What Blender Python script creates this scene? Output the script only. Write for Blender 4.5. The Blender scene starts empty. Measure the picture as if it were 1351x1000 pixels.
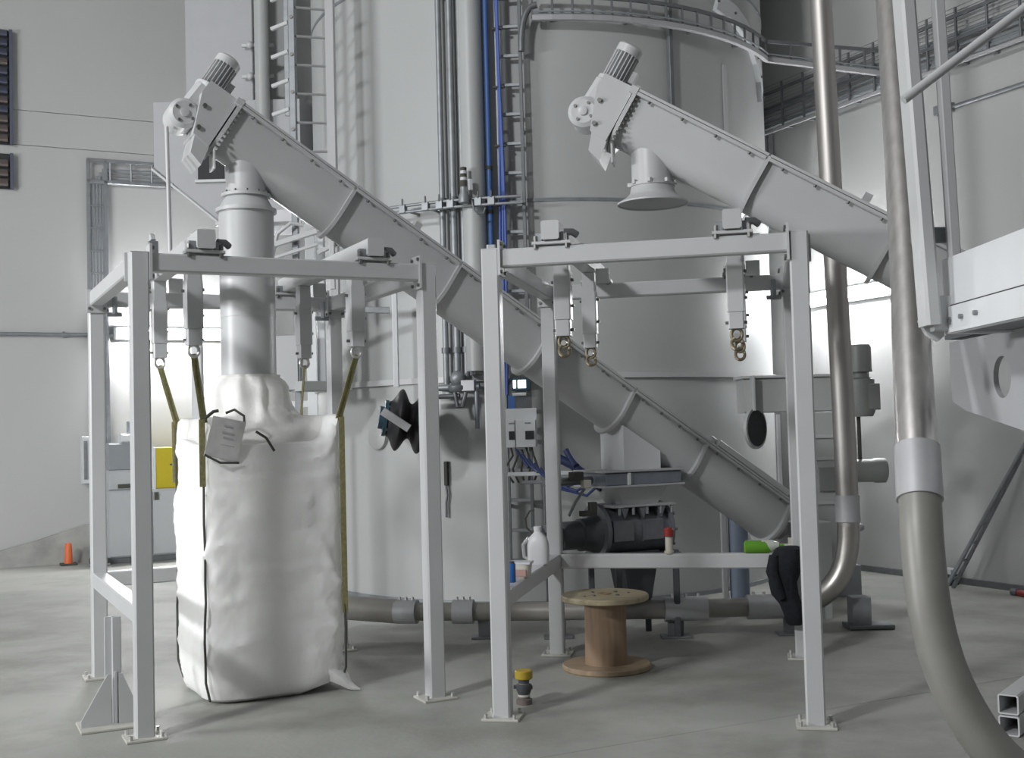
import bpy, math, random
from mathutils import Vector, Matrix, noise

random.seed(7)
SC = bpy.context.scene
COL = SC.collection
V = Vector

# ------------------------------------------------------------------ camera
cam_d = bpy.data.cameras.new('camera')
cam_d.sensor_width = 36.0
cam_d.lens = 1543.9 / 1351.0 * 36.0
cam_d.clip_end = 200
cam = bpy.data.objects.new('camera', cam_d)
COL.objects.link(cam)
cam.matrix_world = (Matrix.Translation((0, 0, 1.6)) @ Matrix.Rotation(math.pi / 2 + 0.0419, 4, 'X')
                    @ Matrix.Rotation(-0.0263, 4, 'Z'))
SC.camera = cam

# ------------------------------------------------------------------ view, world, lamps and fill out of frame
SC.view_settings.view_transform = 'Standard'
SC.view_settings.look = 'None'
SC.view_settings.exposure = 0.0
SC.view_settings.gamma = 1.0
SC.view_settings.use_curve_mapping = False
world = bpy.data.worlds.new('world')
SC.world = world
world.use_nodes = True
world.node_tree.nodes['Background'].inputs[0].default_value = (0.9, 0.95, 1.0, 1)
world.node_tree.nodes['Background'].inputs[1].default_value = 0.05

YAW = 0.4635                                   # the hall stands at this angle to the camera
E1 = V((math.cos(YAW), math.sin(YAW), 0))
E2 = V((-math.sin(YAW), math.cos(YAW), 0))
Z = V((0, 0, 1))


def H(a, b, z=0.0):                            # hall coordinates -> world
    return E1 * a + E2 * b + Z * z


def area(name, pos, aim, sx, sy, watts, col=(1, 0.98, 0.94)):
    d = bpy.data.lights.new(name, 'AREA')
    d.shape = 'RECTANGLE'
    d.size, d.size_y = sx, sy
    d.energy = watts
    d.color = col
    o = bpy.data.objects.new(name, d)
    COL.objects.link(o)
    o.location = pos
    o.rotation_euler = (V(aim) - V(pos)).to_track_quat('-Z', 'Y').to_euler()
    return o


# hall lamps outside the picture: wall lamps on the left wall, high bay lamps under the roof behind the camera, plus an added roof fill
area('left_wall_lamp', H(-7.5, 8.0, 3.2), H(3, 8.5, 2.2), 3.0, 0.7, 565, (0.98, 0.99, 1.0))
area('high_bay_lamp', H(-9.0, 1.0, 8.6), H(0.8, 8.5, 1.2), 1.3, 1.0, 1000, (0.98, 0.99, 1.0))
area('roof_fill', H(3.0, 8.0, 9.6), H(3.0, 8.0, 0), 5.0, 5.0, 15, (0.98, 0.99, 1.0))  # broad weak fill added overhead, no fixture known there

# ------------------------------------------------------------------ materials
MATS = {}


def mat(name, col, rough=0.5, metal=0.0, var=0.0, scale=6.0, bump=0.0, bscale=40.0, stretch=(1, 1, 1), emit=None,
        spec=0.5, coords='Object', dirt=None, dscale=1.2):
    m = bpy.data.materials.new(name)
    m.use_nodes = True
    nt = m.node_tree
    p = nt.nodes['Principled BSDF']
    p.inputs['Base Color'].default_value = (*col, 1)
    p.inputs['Roughness'].default_value = rough
    p.inputs['Metallic'].default_value = metal
    p.inputs['Specular IOR Level'].default_value = spec
    if emit:
        p.inputs['Emission Color'].default_value = (*emit[0], 1)
        p.inputs['Emission Strength'].default_value = emit[1]
    if var or bump or dirt:
        tc = nt.nodes.new('ShaderNodeTexCoord')
        geo = nt.nodes.new('ShaderNodeNewGeometry')
        mp = nt.nodes.new('ShaderNodeMapping')
        mp.inputs['Scale'].default_value = stretch
        nt.links.new(geo.outputs['Position'] if coords == 'World' else tc.outputs[coords], mp.inputs[0])
    last = None
    if var:
        n = nt.nodes.new('ShaderNodeTexNoise')
        n.inputs['Scale'].default_value = scale
        n.inputs['Detail'].default_value = 5
        r = nt.nodes.new('ShaderNodeValToRGB')
        r.color_ramp.elements[0].position = 0.3
        r.color_ramp.elements[1].position = 0.7
        r.color_ramp.elements[0].color = (*[c * (1 - var) for c in col], 1)
        r.color_ramp.elements[1].color = (*[min(1, c * (1 + var)) for c in col], 1)
        nt.links.new(mp.outputs[0], n.inputs['Vector'])
        nt.links.new(n.outputs['Fac'], r.inputs[0])
        last = r.outputs[0]
    if dirt:
        n = nt.nodes.new('ShaderNodeTexNoise')
        n.inputs['Scale'].default_value = dscale
        n.inputs['Detail'].default_value = 8
        n.inputs['Roughness'].default_value = 0.65
        r = nt.nodes.new('ShaderNodeValToRGB')
        r.color_ramp.elements[0].position = 0.46
        r.color_ramp.elements[1].position = 0.68
        r.color_ramp.elements[0].color = (0, 0, 0, 1)
        r.color_ramp.elements[1].color = (1, 1, 1, 1)
        nt.links.new(mp.outputs[0], n.inputs['Vector'])
        nt.links.new(n.outputs['Fac'], r.inputs[0])
        mx = nt.nodes.new('ShaderNodeMix')
        mx.data_type = 'RGBA'
        mx.inputs['B'].default_value = (*dirt, 1)
        if last:
            nt.links.new(last, mx.inputs['A'])
        else:
            mx.inputs['A'].default_value = (*col, 1)
        nt.links.new(r.outputs[0], mx.inputs['Factor'])
        last = mx.outputs['Result']
    if last:
        nt.links.new(last, p.inputs['Base Color'])
    if bump:
        n2 = nt.nodes.new('ShaderNodeTexNoise')
        n2.inputs['Scale'].default_value = bscale
        n2.inputs['Detail'].default_value = 4
        b = nt.nodes.new('ShaderNodeBump')
        b.inputs['Strength'].default_value = bump
        b.inputs['Distance'].default_value = 0.02
        nt.links.new(mp.outputs[0], n2.inputs['Vector'])
        nt.links.new(n2.outputs['Fac'], b.inputs['Height'])
        nt.links.new(b.outputs[0], p.inputs['Normal'])
    MATS[name] = m
    return m


mat('frame_paint', (0.533, 0.542, 0.550), 0.38, var=0.03, scale=3)
mat('plate_paint', (0.517, 0.508, 0.467), 0.5, var=0.08, scale=8)
mat('conveyor_paint', (0.500, 0.508, 0.513), 0.36, var=0.03, scale=2)
mat('tank_paint', (0.433, 0.446, 0.442), 0.42, var=0.03, scale=1.2)
mat('filter_paint', (0.417, 0.425, 0.442), 0.5, var=0.02)
mat('cabinet_white', (0.467, 0.483, 0.500), 0.45)
mat('light_paint', (0.683, 0.700, 0.717), 0.45, var=0.02)
mat('wall_panel', (0.500, 0.504, 0.500), 0.55, var=0.03, scale=0.5)
mat('dark_wall', (0.26, 0.26, 0.27), 0.7, var=0.04, scale=0.5)
mat('ceiling_panel', (0.375, 0.375, 0.375), 0.7)
mat('concrete', (0.358, 0.362, 0.338), 0.60, spec=0.3, var=0.14, scale=0.9, bump=0.08, bscale=30, coords='World', dirt=(0.23, 0.23, 0.205), dscale=0.75)
mat('concrete_and_shade', (0.367, 0.367, 0.350), 0.85, var=0.2, scale=3, bump=0.4, bscale=12)  # also greys the wedge that stands for a shadow
mat('joint_dark', (0.16, 0.16, 0.15), 0.9)
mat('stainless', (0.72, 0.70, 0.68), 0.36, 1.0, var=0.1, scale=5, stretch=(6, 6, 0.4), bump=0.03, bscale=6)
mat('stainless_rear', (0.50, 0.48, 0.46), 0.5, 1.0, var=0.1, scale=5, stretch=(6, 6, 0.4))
mat('stainless_dull', (0.50, 0.48, 0.45), 0.38, 1.0, var=0.14, scale=4, bump=0.03, bscale=8)
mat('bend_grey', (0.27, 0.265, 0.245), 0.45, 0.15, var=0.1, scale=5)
mat('pipe_grey', (0.31, 0.30, 0.28), 0.42, 0.25, var=0.12, scale=5)
mat('coupling', (0.500, 0.500, 0.517), 0.5, 0.35, var=0.05)
mat('galvanised', (0.300, 0.317, 0.333), 0.5, 0.55, var=0.12, scale=9)
mat('galvanised_dark', (0.19, 0.20, 0.21), 0.5, 0.5, var=0.1, scale=9)
mat('bolt_steel', (0.20, 0.20, 0.19), 0.45, 0.7)
mat('bolt_bright', (0.62, 0.62, 0.60), 0.35, 0.8)
mat('dark_gap', (0.03, 0.032, 0.035), 0.7)
mat('hose_navy', (0.03, 0.045, 0.13), 0.5)
mat('blue_hose', (0.07, 0.16, 0.42), 0.45)
mat('blue_cable', (0.06, 0.11, 0.36), 0.5)
mat('bag_fabric', (0.94, 0.94, 0.92), 0.62, var=0.03, scale=6, bump=0.6, bscale=7, stretch=(1, 1, 0.7))
mat('bag_neck', (0.85, 0.845, 0.82), 0.62, var=0.05, scale=9, bump=0.5, bscale=14)
mat('cord_dark', (0.07, 0.07, 0.06), 0.8)
mat('strap_olive', (0.25, 0.235, 0.11), 0.8, var=0.2, scale=40, bump=0.3, bscale=90)
mat('pouch_film', (0.550, 0.550, 0.542), 0.3, var=0.12, scale=14)
mat('print_grey', (0.38, 0.38, 0.38), 0.6)
mat('wood', (0.333, 0.250, 0.167), 0.7, var=0.22, scale=4, bump=0.2, bscale=30, stretch=(1, 8, 1))
mat('wood_top', (0.350, 0.300, 0.200), 0.7, var=0.22, scale=4, bump=0.2, bscale=30, stretch=(1, 8, 1))
mat('wood_core', (0.300, 0.208, 0.138), 0.75, var=0.15, scale=6, stretch=(6, 6, 0.5))
mat('black_rubber', (0.012, 0.012, 0.014), 0.6)
mat('black_cloth', (0.010, 0.011, 0.016), 0.9, bump=0.6, bscale=25)
mat('teal_iron', (0.025, 0.06, 0.085), 0.5)
mat('valve_grey', (0.18, 0.19, 0.21), 0.42, 0.35, var=0.15, scale=10)
mat('valve_dark', (0.09, 0.095, 0.105), 0.5, 0.3)
mat('gate_steel', (0.233, 0.258, 0.300), 0.4, 0.5, var=0.1)
mat('brass', (0.27, 0.235, 0.165), 0.5, 0.7, var=0.2, scale=20)
mat('yellow_paint', (0.517, 0.417, 0.013), 0.45)
mat('mustard', (0.42, 0.30, 0.03), 0.5)
mat('orange_plastic', (0.75, 0.16, 0.05), 0.5)
mat('red_plastic', (0.27, 0.025, 0.025), 0.4)
mat('green_liquid', (0.13, 0.34, 0.03), 0.25)
mat('clear_plastic', (0.55, 0.58, 0.52), 0.25)
mat('white_plastic', (0.617, 0.625, 0.642), 0.38)
mat('cream_plastic', (0.550, 0.525, 0.458), 0.45)
mat('blue_label', (0.03, 0.14, 0.45), 0.5)
mat('pink_label', (0.42, 0.26, 0.23), 0.5)
mat('blue_grey', (0.27, 0.32, 0.42), 0.5)
mat('grey_box', (0.27, 0.29, 0.31), 0.5)
mat('brown_slat', (0.16, 0.135, 0.125), 0.6)
mat('blue_slat', (0.09, 0.10, 0.14), 0.6)
mat('motor_grey', (0.250, 0.258, 0.250), 0.45, 0.1)
mat('tube_glow', (1, 1, 1), 0.5, emit=((0.99, 0.99, 1.0), 480.0))
mat('tube_glow_dim', (1, 1, 1), 0.5, emit=((0.99, 0.99, 1.0), 180.0))
mat('small_glow', (1, 1, 1), 0.5, emit=((1, 0.99, 0.97), 4.0))

for k in ('bag_fabric', 'bag_neck'):            # light spreads inside the woven cloth and its white filling
    p = MATS[k].node_tree.nodes['Principled BSDF']
    p.inputs['Subsurface Weight'].default_value = 0.4
    p.inputs['Subsurface Radius'].default_value = (1.0, 1.0, 0.95)
    p.inputs['Subsurface Scale'].default_value = 0.22

# ------------------------------------------------------------------ mesh helpers
WL = {}                                         # world location of every object that can be a parent


def basis(d, up=Z):
    d = V(d).normalized()
    u = V(up)
    if abs(d.dot(u.normalized())) > 0.98:
        u = V((1, 0, 0)) if abs(d.x) < 0.9 else V((0, 1, 0))
    s = d.cross(u).normalized()
    return d, s, s.cross(d).normalized()


class MB:
    def __init__(self):
        self.v, self.f, self.sm = [], [], []

    def add(self, vs, fs, smooth=False):
        n = len(self.v)
        self.v += [V(p) for p in vs]
        for q in fs:
            self.f.append([i + n for i in q])
            self.sm.append(smooth)
        return self

    def loft(self, rings, caps=True, smooth=True, cyclic=False):
        m = len(rings[0])
        vs = [p for r in rings for p in r]
        fs = []
        k = len(rings)
        for i in range(k if cyclic else k - 1):
            j = (i + 1) % k
            for a in range(m):
                b = (a + 1) % m
                fs.append((i * m + a, i * m + b, j * m + b, j * m + a))
        n = len(self.v)
        self.add(vs, fs, smooth)
        if caps and not cyclic:
            self.f.append([n + a for a in reversed(range(m))])
            self.sm.append(False)
            self.f.append([n + (k - 1) * m + a for a in range(m)])
            self.sm.append(False)
        return self

    def beam(self, p0, p1, w, h, up=Z, ch=0.006):
        """rectangular bar from p0 to p1: w across, h along 'up'; chamfered edges"""
        p0, p1 = V(p0), V(p1)
        d, s, u = basis(p1 - p0, up)
        a, b = w / 2, h / 2
        c = min(ch, a * 0.45, b * 0.45)
        sec = [(-a + c, -b), (a - c, -b), (a, -b + c), (a, b - c), (a - c, b), (-a + c, b), (-a, b - c), (-a, -b + c)]
        return self.loft([[p + s * x + u * y for x, y in sec] for p in (p0, p1)], smooth=False)

    def hollow(self, p0, p1, w, h, t=0.006, up=Z):
        p0, p1 = V(p0), V(p1)
        d, s, u = basis(p1 - p0, up)

        def ring(p, k):
            a, b = w / 2 - k, h / 2 - k
            c = 0.008 if k == 0 else 0.004
            sec = [(-a + c, -b), (a - c, -b), (a, -b + c), (a, b - c), (a - c, b), (-a + c, b), (-a, b - c), (-a, -b + c)]
            return [p + s * x + u * y for x, y in sec]
        return self.loft([ring(p0, 0), ring(p1, 0), ring(p1, t), ring(p0, t)], cyclic=True, smooth=False)

    def box(self, c, sx, sy, sz, ax=None, ay=None, ch=0.005):
        """box centred at c, sides along ax, ay and their cross product"""
        ax = V(ax) if ax is not None else E1
        ay = V(ay) if ay is not None else E2
        az = ax.cross(ay)
        c = V(c)
        return self.beam(c - ax * sx / 2, c + ax * sx / 2, sy, sz, az, ch)

    def tube(self, path, r, n=14, caps=True, smooth=True):
        path = [V(p) for p in path]
        k = len(path)
        rs = r if isinstance(r, (list, tuple)) else [r] * k
        tang = []
        for i in range(k):
            a = path[max(0, i - 1)]
            b = path[min(k - 1, i + 1)]
            tang.append((b - a).normalized())
        d, s, u = basis(tang[0])
        rings = []
        for i in range(k):
            t = tang[i]
            s = (s - t * s.dot(t)).normalized()
            u = s.cross(t).normalized()
            rings.append([path[i] + (s * math.cos(2 * math.pi * j / n) + u * math.sin(2 * math.pi * j / n)) * rs[i]
                          for j in range(n)])
        return self.loft(rings, caps, smooth)

    def lathe(self, p, axis, prof, n=24, caps=True):
        """prof: list of (distance along axis, radius)"""
        p = V(p)
        d, s, u = basis(axis)
        rings = [[p + d * t + (s * math.cos(2 * math.pi * j / n) + u * math.sin(2 * math.pi * j / n)) * r
                  for j in range(n)] for t, r in prof]
        return self.loft(rings, caps, True)

    def pipe(self, p, axis, prof_out, t=0.006, n=28):
        """open tube with wall thickness"""
        p = V(p)
        d, s, u = basis(axis)
        pr = list(prof_out) + [(a, b - t) for a, b in reversed(prof_out)]
        rings = [[p + d * q + (s * math.cos(2 * math.pi * j / n) + u * math.sin(2 * math.pi * j / n)) * r
                  for j in range(n)] for q, r in pr]
        return self.loft(rings, cyclic=True)

    def prism(self, pts, ext):
        pts = [V(p) for p in pts]
        e = V(ext)
        return self.loft([pts, [p + e for p in pts]], smooth=False)

    def sphere(self, c, r, n=14, m=9, sq=(1, 1, 1)):
        c = V(c)
        rings = []
        for i in range(m + 1):
            a = math.pi * (0.02 + 0.96 * i / m)
            rings.append([c + V((r * sq[0] * math.sin(a) * math.cos(2 * math.pi * j / n),
                                 r * sq[1] * math.sin(a) * math.sin(2 * math.pi * j / n), -r * sq[2] * math.cos(a)))
                          for j in range(n)])
        return self.loft(rings)

    def build(self, name, material, parent=None, label=None, origin=None):
        lo = V([min(p[i] for p in self.v) for i in range(3)])
        hi = V([max(p[i] for p in self.v) for i in range(3)])
        o_w = V(origin) if origin is not None else (V(((lo.x + hi.x) / 2, (lo.y + hi.y) / 2, lo.z)) if parent is None else (lo + hi) / 2)
        me = bpy.data.meshes.new(name)
        me.from_pydata([tuple(p - o_w) for p in self.v], [], self.f)
        me.polygons.foreach_set('use_smooth', self.sm)
        me.update()
        import bmesh
        bm = bmesh.new()
        bm.from_mesh(me)
        bmesh.ops.recalc_face_normals(bm, faces=bm.faces)
        bm.to_mesh(me)
        bm.free()
        if any(self.sm):
            me.set_sharp_from_angle(angle=math.radians(38))
        me.materials.append(MATS[material])
        return link(name, me, o_w, parent, label)


def link(name, me, w, parent=None, label=None):
    o = bpy.data.objects.new(name, me)
    COL.objects.link(o)
    WL[o.name] = V(w)
    if parent:
        o.parent = parent
        o.location = V(w) - WL[parent.name]
    else:
        o.location = V(w)
    if label:
        o['label'] = label
    return o


def thing(name, loc, label, cat, group=None):
    o = bpy.data.objects.new(name, None)
    COL.objects.link(o)
    o.empty_display_size = 0.1
    o.location = V(loc)
    WL[o.name] = V(loc)
    o['label'] = label
    o['category'] = cat
    if group:
        o['group'] = group
    return o


def tag(o, label, cat, group=None):
    o['label'] = label
    o['category'] = cat
    if group:
        o['group'] = group
    return o


def struct(o):
    o['kind'] = 'structure'
    return o


def stuff(o):
    o['kind'] = 'stuff'
    return o


BOLT = {}


def bolts(pts, axis, parent, r=0.012, h=0.014, material='bolt_steel', name='bolt'):
    """hexagon bolt heads, one object each, sharing one mesh per size and direction"""
    ax = V(axis).normalized()
    key = (round(ax.x, 3), round(ax.y, 3), round(ax.z, 3), r, h, material)
    for p in pts:
        if key not in BOLT:
            o = MB().lathe(V(p), ax, [(-0.004, r), (h, r)], n=6).build(name, material, parent, origin=V(p))
            for q in o.data.polygons:
                q.use_smooth = False
            BOLT[key] = o.data
        else:
            link(name, BOLT[key], p, parent)


def circle(c, axis, r, n, off=0.0):
    d, s, u = basis(axis)
    return [V(c) + s * r * math.cos(2 * math.pi * (i + off) / n) + u * r * math.sin(2 * math.pi * (i + off) / n) for i in range(n)]


def arc(p0, p1, p2, n=8):
    """quadratic curve"""
    p0, p1, p2 = V(p0), V(p1), V(p2)
    return [p0 * (1 - t) ** 2 + p1 * 2 * t * (1 - t) + p2 * t * t for t in [i / n for i in range(n + 1)]]


X, Y = V((1, 0, 0)), V((0, 1, 0))
# ================================================================== the hall
fl = struct(MB().box(H(-0.5, 5.2, -0.10), 19.6, 22.8, 0.16).build('floor', 'joint_dark'))
xs = [-10.2, 8.98]
ys = [-6.1, 5.1, 16.5]
for i in range(1):
    for j in range(2):
        a0, a1, b0, b1 = xs[i] + .002, xs[i + 1] - .002, ys[j] + .002, ys[j + 1] - .002
        MB().box(H((a0 + a1) / 2, (b0 + b1) / 2, -0.015), a1 - a0, b1 - b0, 0.03, ch=0.003).build('slab', 'concrete', fl)

wb = struct(MB().box(H(-0.6, 16.47, 5), 19.4, 0.12, 10.2).build('wall_back', 'joint_dark'))
for z0, z1 in ((0, 5.457), (5.463, 5.915), (5.921, 8.0), (8.006, 10)):
    MB().box(H(-0.6, 16.38, (z0 + z1) / 2), 19.2, 0.06, z1 - z0, ch=0.004).build('panel', 'wall_panel', wb)
wr = struct(MB().box(H(8.99, 5.2, 5), 0.14, 22.8, 10.2).build('wall_right', 'joint_dark'))
for b0, b1 in ((-6, -0.01), (0, 5.59), (5.6, 10.99), (11, 16.34)):
    MB().box(H(8.88, (b0 + b1) / 2, 5), 0.06, b1 - b0, 10, ch=0.004).build('panel', 'wall_panel', wr)
struct(MB().box(H(-10.1, 5.2, 5), 0.14, 22.8, 10.2).build('wall_left', 'dark_wall'))
struct(MB().box(H(-0.6, -6.1, 5), 19.4, 0.14, 10.2).build('wall_front', 'dark_wall'))
struct(MB().box(H(-0.5, 5.2, 10.1), 19.6, 22.8, 0.16).build('ceiling', 'ceiling_panel'))
struct(MB().prism([H(-9.9, 16.33, 0.0), H(-9.9, 15.75, 0.0), H(-9.9, 16.33, 0.10)], E1 * 0.01).build('trim_1', 'concrete_and_shade'))
# solid grey wedge added at the back wall foot in place of a shadow
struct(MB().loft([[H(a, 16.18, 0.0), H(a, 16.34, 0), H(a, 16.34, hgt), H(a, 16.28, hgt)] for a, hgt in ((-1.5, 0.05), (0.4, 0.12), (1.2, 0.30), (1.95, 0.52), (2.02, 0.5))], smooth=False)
       .build('shadow_wedge', 'concrete_and_shade'))
struct(MB().box(H(8.83, 5.2, 0.03), 0.04, 22.2, 0.06).build('baseboard_right', 'galvanised_dark'))


def tube_light(pos, along, out, length, label, glow):
    t = thing('tube_light', pos, label, 'wall lamp', 'tube lamps on the walls')
    up = Z
    MB().beam(pos - along * length / 2 + out * 0.03, pos + along * length / 2 + out * 0.03, 0.05, 0.16, up).build('housing', 'light_paint', t)
    for k in (-0.045, 0.045):
        MB().tube([pos + along * s * length * 0.48 + out * 0.085 + Z * k for s in (-1, 1)], 0.018, 10).build('tube', glow, t)
    for s in (-1, 1):
        MB().box(pos + along * s * length * 0.49 + out * 0.075, 0.03, 0.06, 0.14, along, out).build('end_cap', 'light_paint', t)


tube_light(H(2.95, 16.33, 3.0), E1, -E2, 1.45, 'glaring white tube lamp on the left wall behind the bag station', 'tube_glow')
tube_light(H(8.83, 9.45, 2.93), E2, -E1, 1.35, 'glaring white tube lamp on the right wall behind the steel pipes', 'tube_glow_dim')

# ================================================================== bag stations
FR = {1: (V((-2.0305, 6.2442, 0)), 0.4635), 2: (V((-0.1568, 6.5075, 0)), -0.2065)}
W, D, HT, PS = 1.7777, 1.9075, 2.6, 0.099


class Fr:
    def __init__(self, k):
        self.o, y = FR[k]
        self.x = V((math.cos(y), math.sin(y), 0))
        self.y = V((-math.sin(y), math.cos(y), 0))

    def __call__(self, a, b, z=0.0):
        return self.o + self.x * a + self.y * b + Z * z


def hanger(f, a, b, parent, low=2.13, sleeve=True):
    """square hanger tube with a sleeve, pin and hook ring below"""
    h = MB().beam(f(a, b, 2.64), f(a, b, low + 0.2), 0.068, 0.068, f.y).build('hanger', 'frame_paint', parent)
    return h


def bag_station(k, label, rail_right):
    f = Fr(k)
    t = thing('bag_station_frame', f(W / 2, D / 2, 0), label, 'steel frame', 'white steel frames of the bag stations')
    s = PS
    cx = (s / 2, W - s / 2)
    cy = (s / 2, D - s / 2)
    for ix, a in enumerate(cx):
        for iy, b in enumerate(cy):
            p = MB().beam(f(a, b, 0.012), f(a, b, HT), s, s, f.y, 0.009).build('post', 'frame_paint', t)
            bp = MB().box(f(a, b, 0.007), 0.205, 0.19, 0.014, f.x, f.y, 0.003).build('base_plate', 'plate_paint', t)
            bolts([f(a + i * 0.08, b + j * 0.075, 0.016) for i in (-1, 1) for j in (-1, 1)], Z, bp, 0.011, 0.022, 'bolt_bright')
            MB().box(f(a, b, HT + 0.003), s, s, 0.006, f.x, f.y, 0.002).build('post_cap', 'frame_paint', t)
    bz = HT - 0.05
    # front and back beams, bolted between end plates
    for b in cy:
        bm = MB().beam(f(s + 0.012, b, bz), f(W - s - 0.012, b, bz), 0.09, 0.1, Z, 0.008).build('top_beam', 'frame_paint', t)
        for a, sg in ((s + 0.007, 1), (W - s - 0.007, -1)):
            ep = MB().box(f(a, b, bz), 0.014, 0.13, 0.20, f.x, f.y, 0.003).build('end_plate', 'frame_paint', bm)
            bolts([f(a + sg * 0.007, b + i * 0.048, bz + j * 0.078) for i in (-1, 1) for j in (-1, 1)], f.x * sg, ep, 0.011, 0.012)
    for a in cx:
        bm = MB().beam(f(a, s + 0.012, bz), f(a, D - s - 0.012, bz), 0.09, 0.1, Z, 0.008).build('top_beam', 'frame_paint', t)
        for b, sg in ((s + 0.007, 1), (D - s - 0.007, -1)):
            ep = MB().box(f(a, b, bz - 0.02), 0.13, 0.014, 0.16, f.x, f.y, 0.003).build('end_plate', 'frame_paint', bm)
            bolts([f(a + i * 0.048, b + sg * 0.007, bz - 0.07) for i in (-1, 1)], f.y * sg, ep, 0.011, 0.012)
    # low rails on the left and at the back
    rz = 0.655
    MB().beam(f(s / 2, s, rz), f(s / 2, D - s, rz), 0.095, 0.1, Z, 0.008).build('low_rail', 'frame_paint', t)
    MB().beam(f(s, D - s / 2, rz), f(W - s, D - s / 2, rz), 0.09, 0.1, Z, 0.008).build('low_rail', 'frame_paint', t)
    # hanger beams on load cells across the frame
    for a in (0.40, 1.385):
        hb = MB().beam(f(a, -0.03, 2.685), f(a, D + 0.03, 2.685), 0.1, 0.105, Z, 0.008).build('hanger_beam', 'frame_paint', t)
        for b in cy:
            pl = MB().box(f(a, b, 2.618), 0.215, 0.12, 0.018, f.x, f.y, 0.003).build('load_cell_plate', 'frame_paint', t)
            bolts([f(a + i * 0.088, b - 0.045, 2.628) for i in (-1, 1)], Z, pl, 0.012, 0.03)
            bolts([f(a + i * 0.088, b - 0.05, 2.607) for i in (-1, 1)], -Z, pl, 0.012, 0.02)
            for sg in (-1, 1):
                MB().box(f(a + sg * 0.07, b - 0.02, 2.652), 0.035, 0.05, 0.05, f.x, f.y, 0.004).build('load_cell', 'galvanised', t)
        # cable stub at the end of each beam
        MB().tube([f(a + 0.07, 0.02, 2.675), f(a + 0.115, 0.03, 2.675), f(a + 0.14, 0.05, 2.66)], 0.020, 10).build('cable_gland', 'galvanised_dark', t)
        for b in (0.36, 1.47):
            hz = 2.10
            hg = MB().beam(f(a, b, 2.63), f(a, b, 2.42), 0.085, 0.085, f.y, 0.006)
            hg.beam(f(a, b, 2.50), f(a, b, 2.23), 0.078, 0.078, f.y, 0.006)
            hg = hg.build('hanger', 'frame_paint', hb)
            MB().beam(f(a, b, 2.50), f(a, b, 2.22), 0.098, 0.098, f.y, 0.007).build('hanger_sleeve', 'frame_paint', hb)
            MB().beam(f(a, b, 2.22), f(a, b, 2.125), 0.086, 0.086, f.y, 0.007).build('hanger_foot', 'frame_paint', hb)
            bolts([f(a + 0.05, b, 2.30), f(a + 0.045, b, 2.16), f(a + 0.05, b, 2.45)], f.x, hb, 0.010, 0.016)
            bolts([f(a - 0.05, b, 2.44), f(a - 0.045, b, 2.16)], -f.x, hb, 0.010, 0.016)
            ring = []
            for i in range(17):
                q = 2 * math.pi * i / 16
                ring.append(f(a + 0.030 * math.cos(q), b, 2.094 + 0.034 * math.sin(q)))
            MB().tube(ring, 0.010, 8).build('hook_ring', 'bolt_bright' if k == 1 else 'brass', hb)
            if k == 2:
                MB().tube([p_ + f.y * (0.03 * math.sin(i)) * 0.3 - Z * 0.052 for i, p_ in enumerate(ring)], 0.011, 8).build('hook_link', 'brass', hb)
                MB().lathe(f(a, b, 2.085) - f.y * .02, f.y, [(0, .016), (.04, .016)], 12).build('hook_pin', 'bolt_bright', hb)
        for b in (0.24, 1.35):
            MB().box(f(a + 0.10, b + .06, 2.60), 0.09, 0.012, 0.10, f.x, f.y).build('bracket', 'frame_paint', hb)
    # stop brackets that steady the hanger beams
    for a in (0.16, W - 0.16):
        MB().beam(f(a, D - 0.14, 2.44), f(a, D - 0.14, 2.56), 0.03, 0.03).build('bracket', 'galvanised', t)
        MB().beam(f(a - 0.05, D - 0.12, 2.44), f(a + 0.05, D - 0.12, 2.44), 0.03, 0.03).build('bracket', 'galvanised', t)
    return f, t


f1, st1 = bag_station(1, 'white square tube frame at left holding the full white bag', False)
f2, st2 = bag_station(2, 'white square tube frame without a bag, above the wooden cable reel', True)
# extra stub post with gussets under the left rail of the first frame
q = MB().beam(f1(-0.06, 0.46, 0.012), f1(-0.06, 0.46, 0.60), 0.012, 0.075, f1.x, 0.003)
q.beam(f1(-0.035, 0.46, 0.012), f1(-0.035, 0.46, 0.60), 0.06, 0.05, f1.x, 0.004)
q.build('stub_post', 'frame_paint', st1)
bp = MB().box(f1(-0.07, 0.44, 0.007), 0.34, 0.28, 0.014, f1.x, f1.y, 0.003).build('base_plate', 'plate_paint', st1)
MB().prism([f1(-0.07, 0.40, 0.014), f1(-0.23, 0.40, 0.014), f1(-0.23, 0.40, 0.05), f1(-0.09, 0.40, 0.29), f1(-0.07, 0.40, 0.29)], f1.y * 0.012).build('gusset', 'frame_paint', st1)
MB().prism([f1(-0.05, 0.41, 0.014), f1(-0.05, 0.57, 0.014), f1(-0.05, 0.57, 0.05), f1(-0.05, 0.44, 0.30), f1(-0.05, 0.41, 0.30)], f1.x * 0.012).build('gusset', 'frame_paint', st1)
MB().prism([f1(-0.03, 0.40, 0.014), f1(0.09, 0.40, 0.014), f1(0.09, 0.40, 0.05), f1(-0.01, 0.40, 0.29), f1(-0.03, 0.40, 0.29)], f1.y * 0.012).build('gusset', 'frame_paint', st1)
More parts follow.
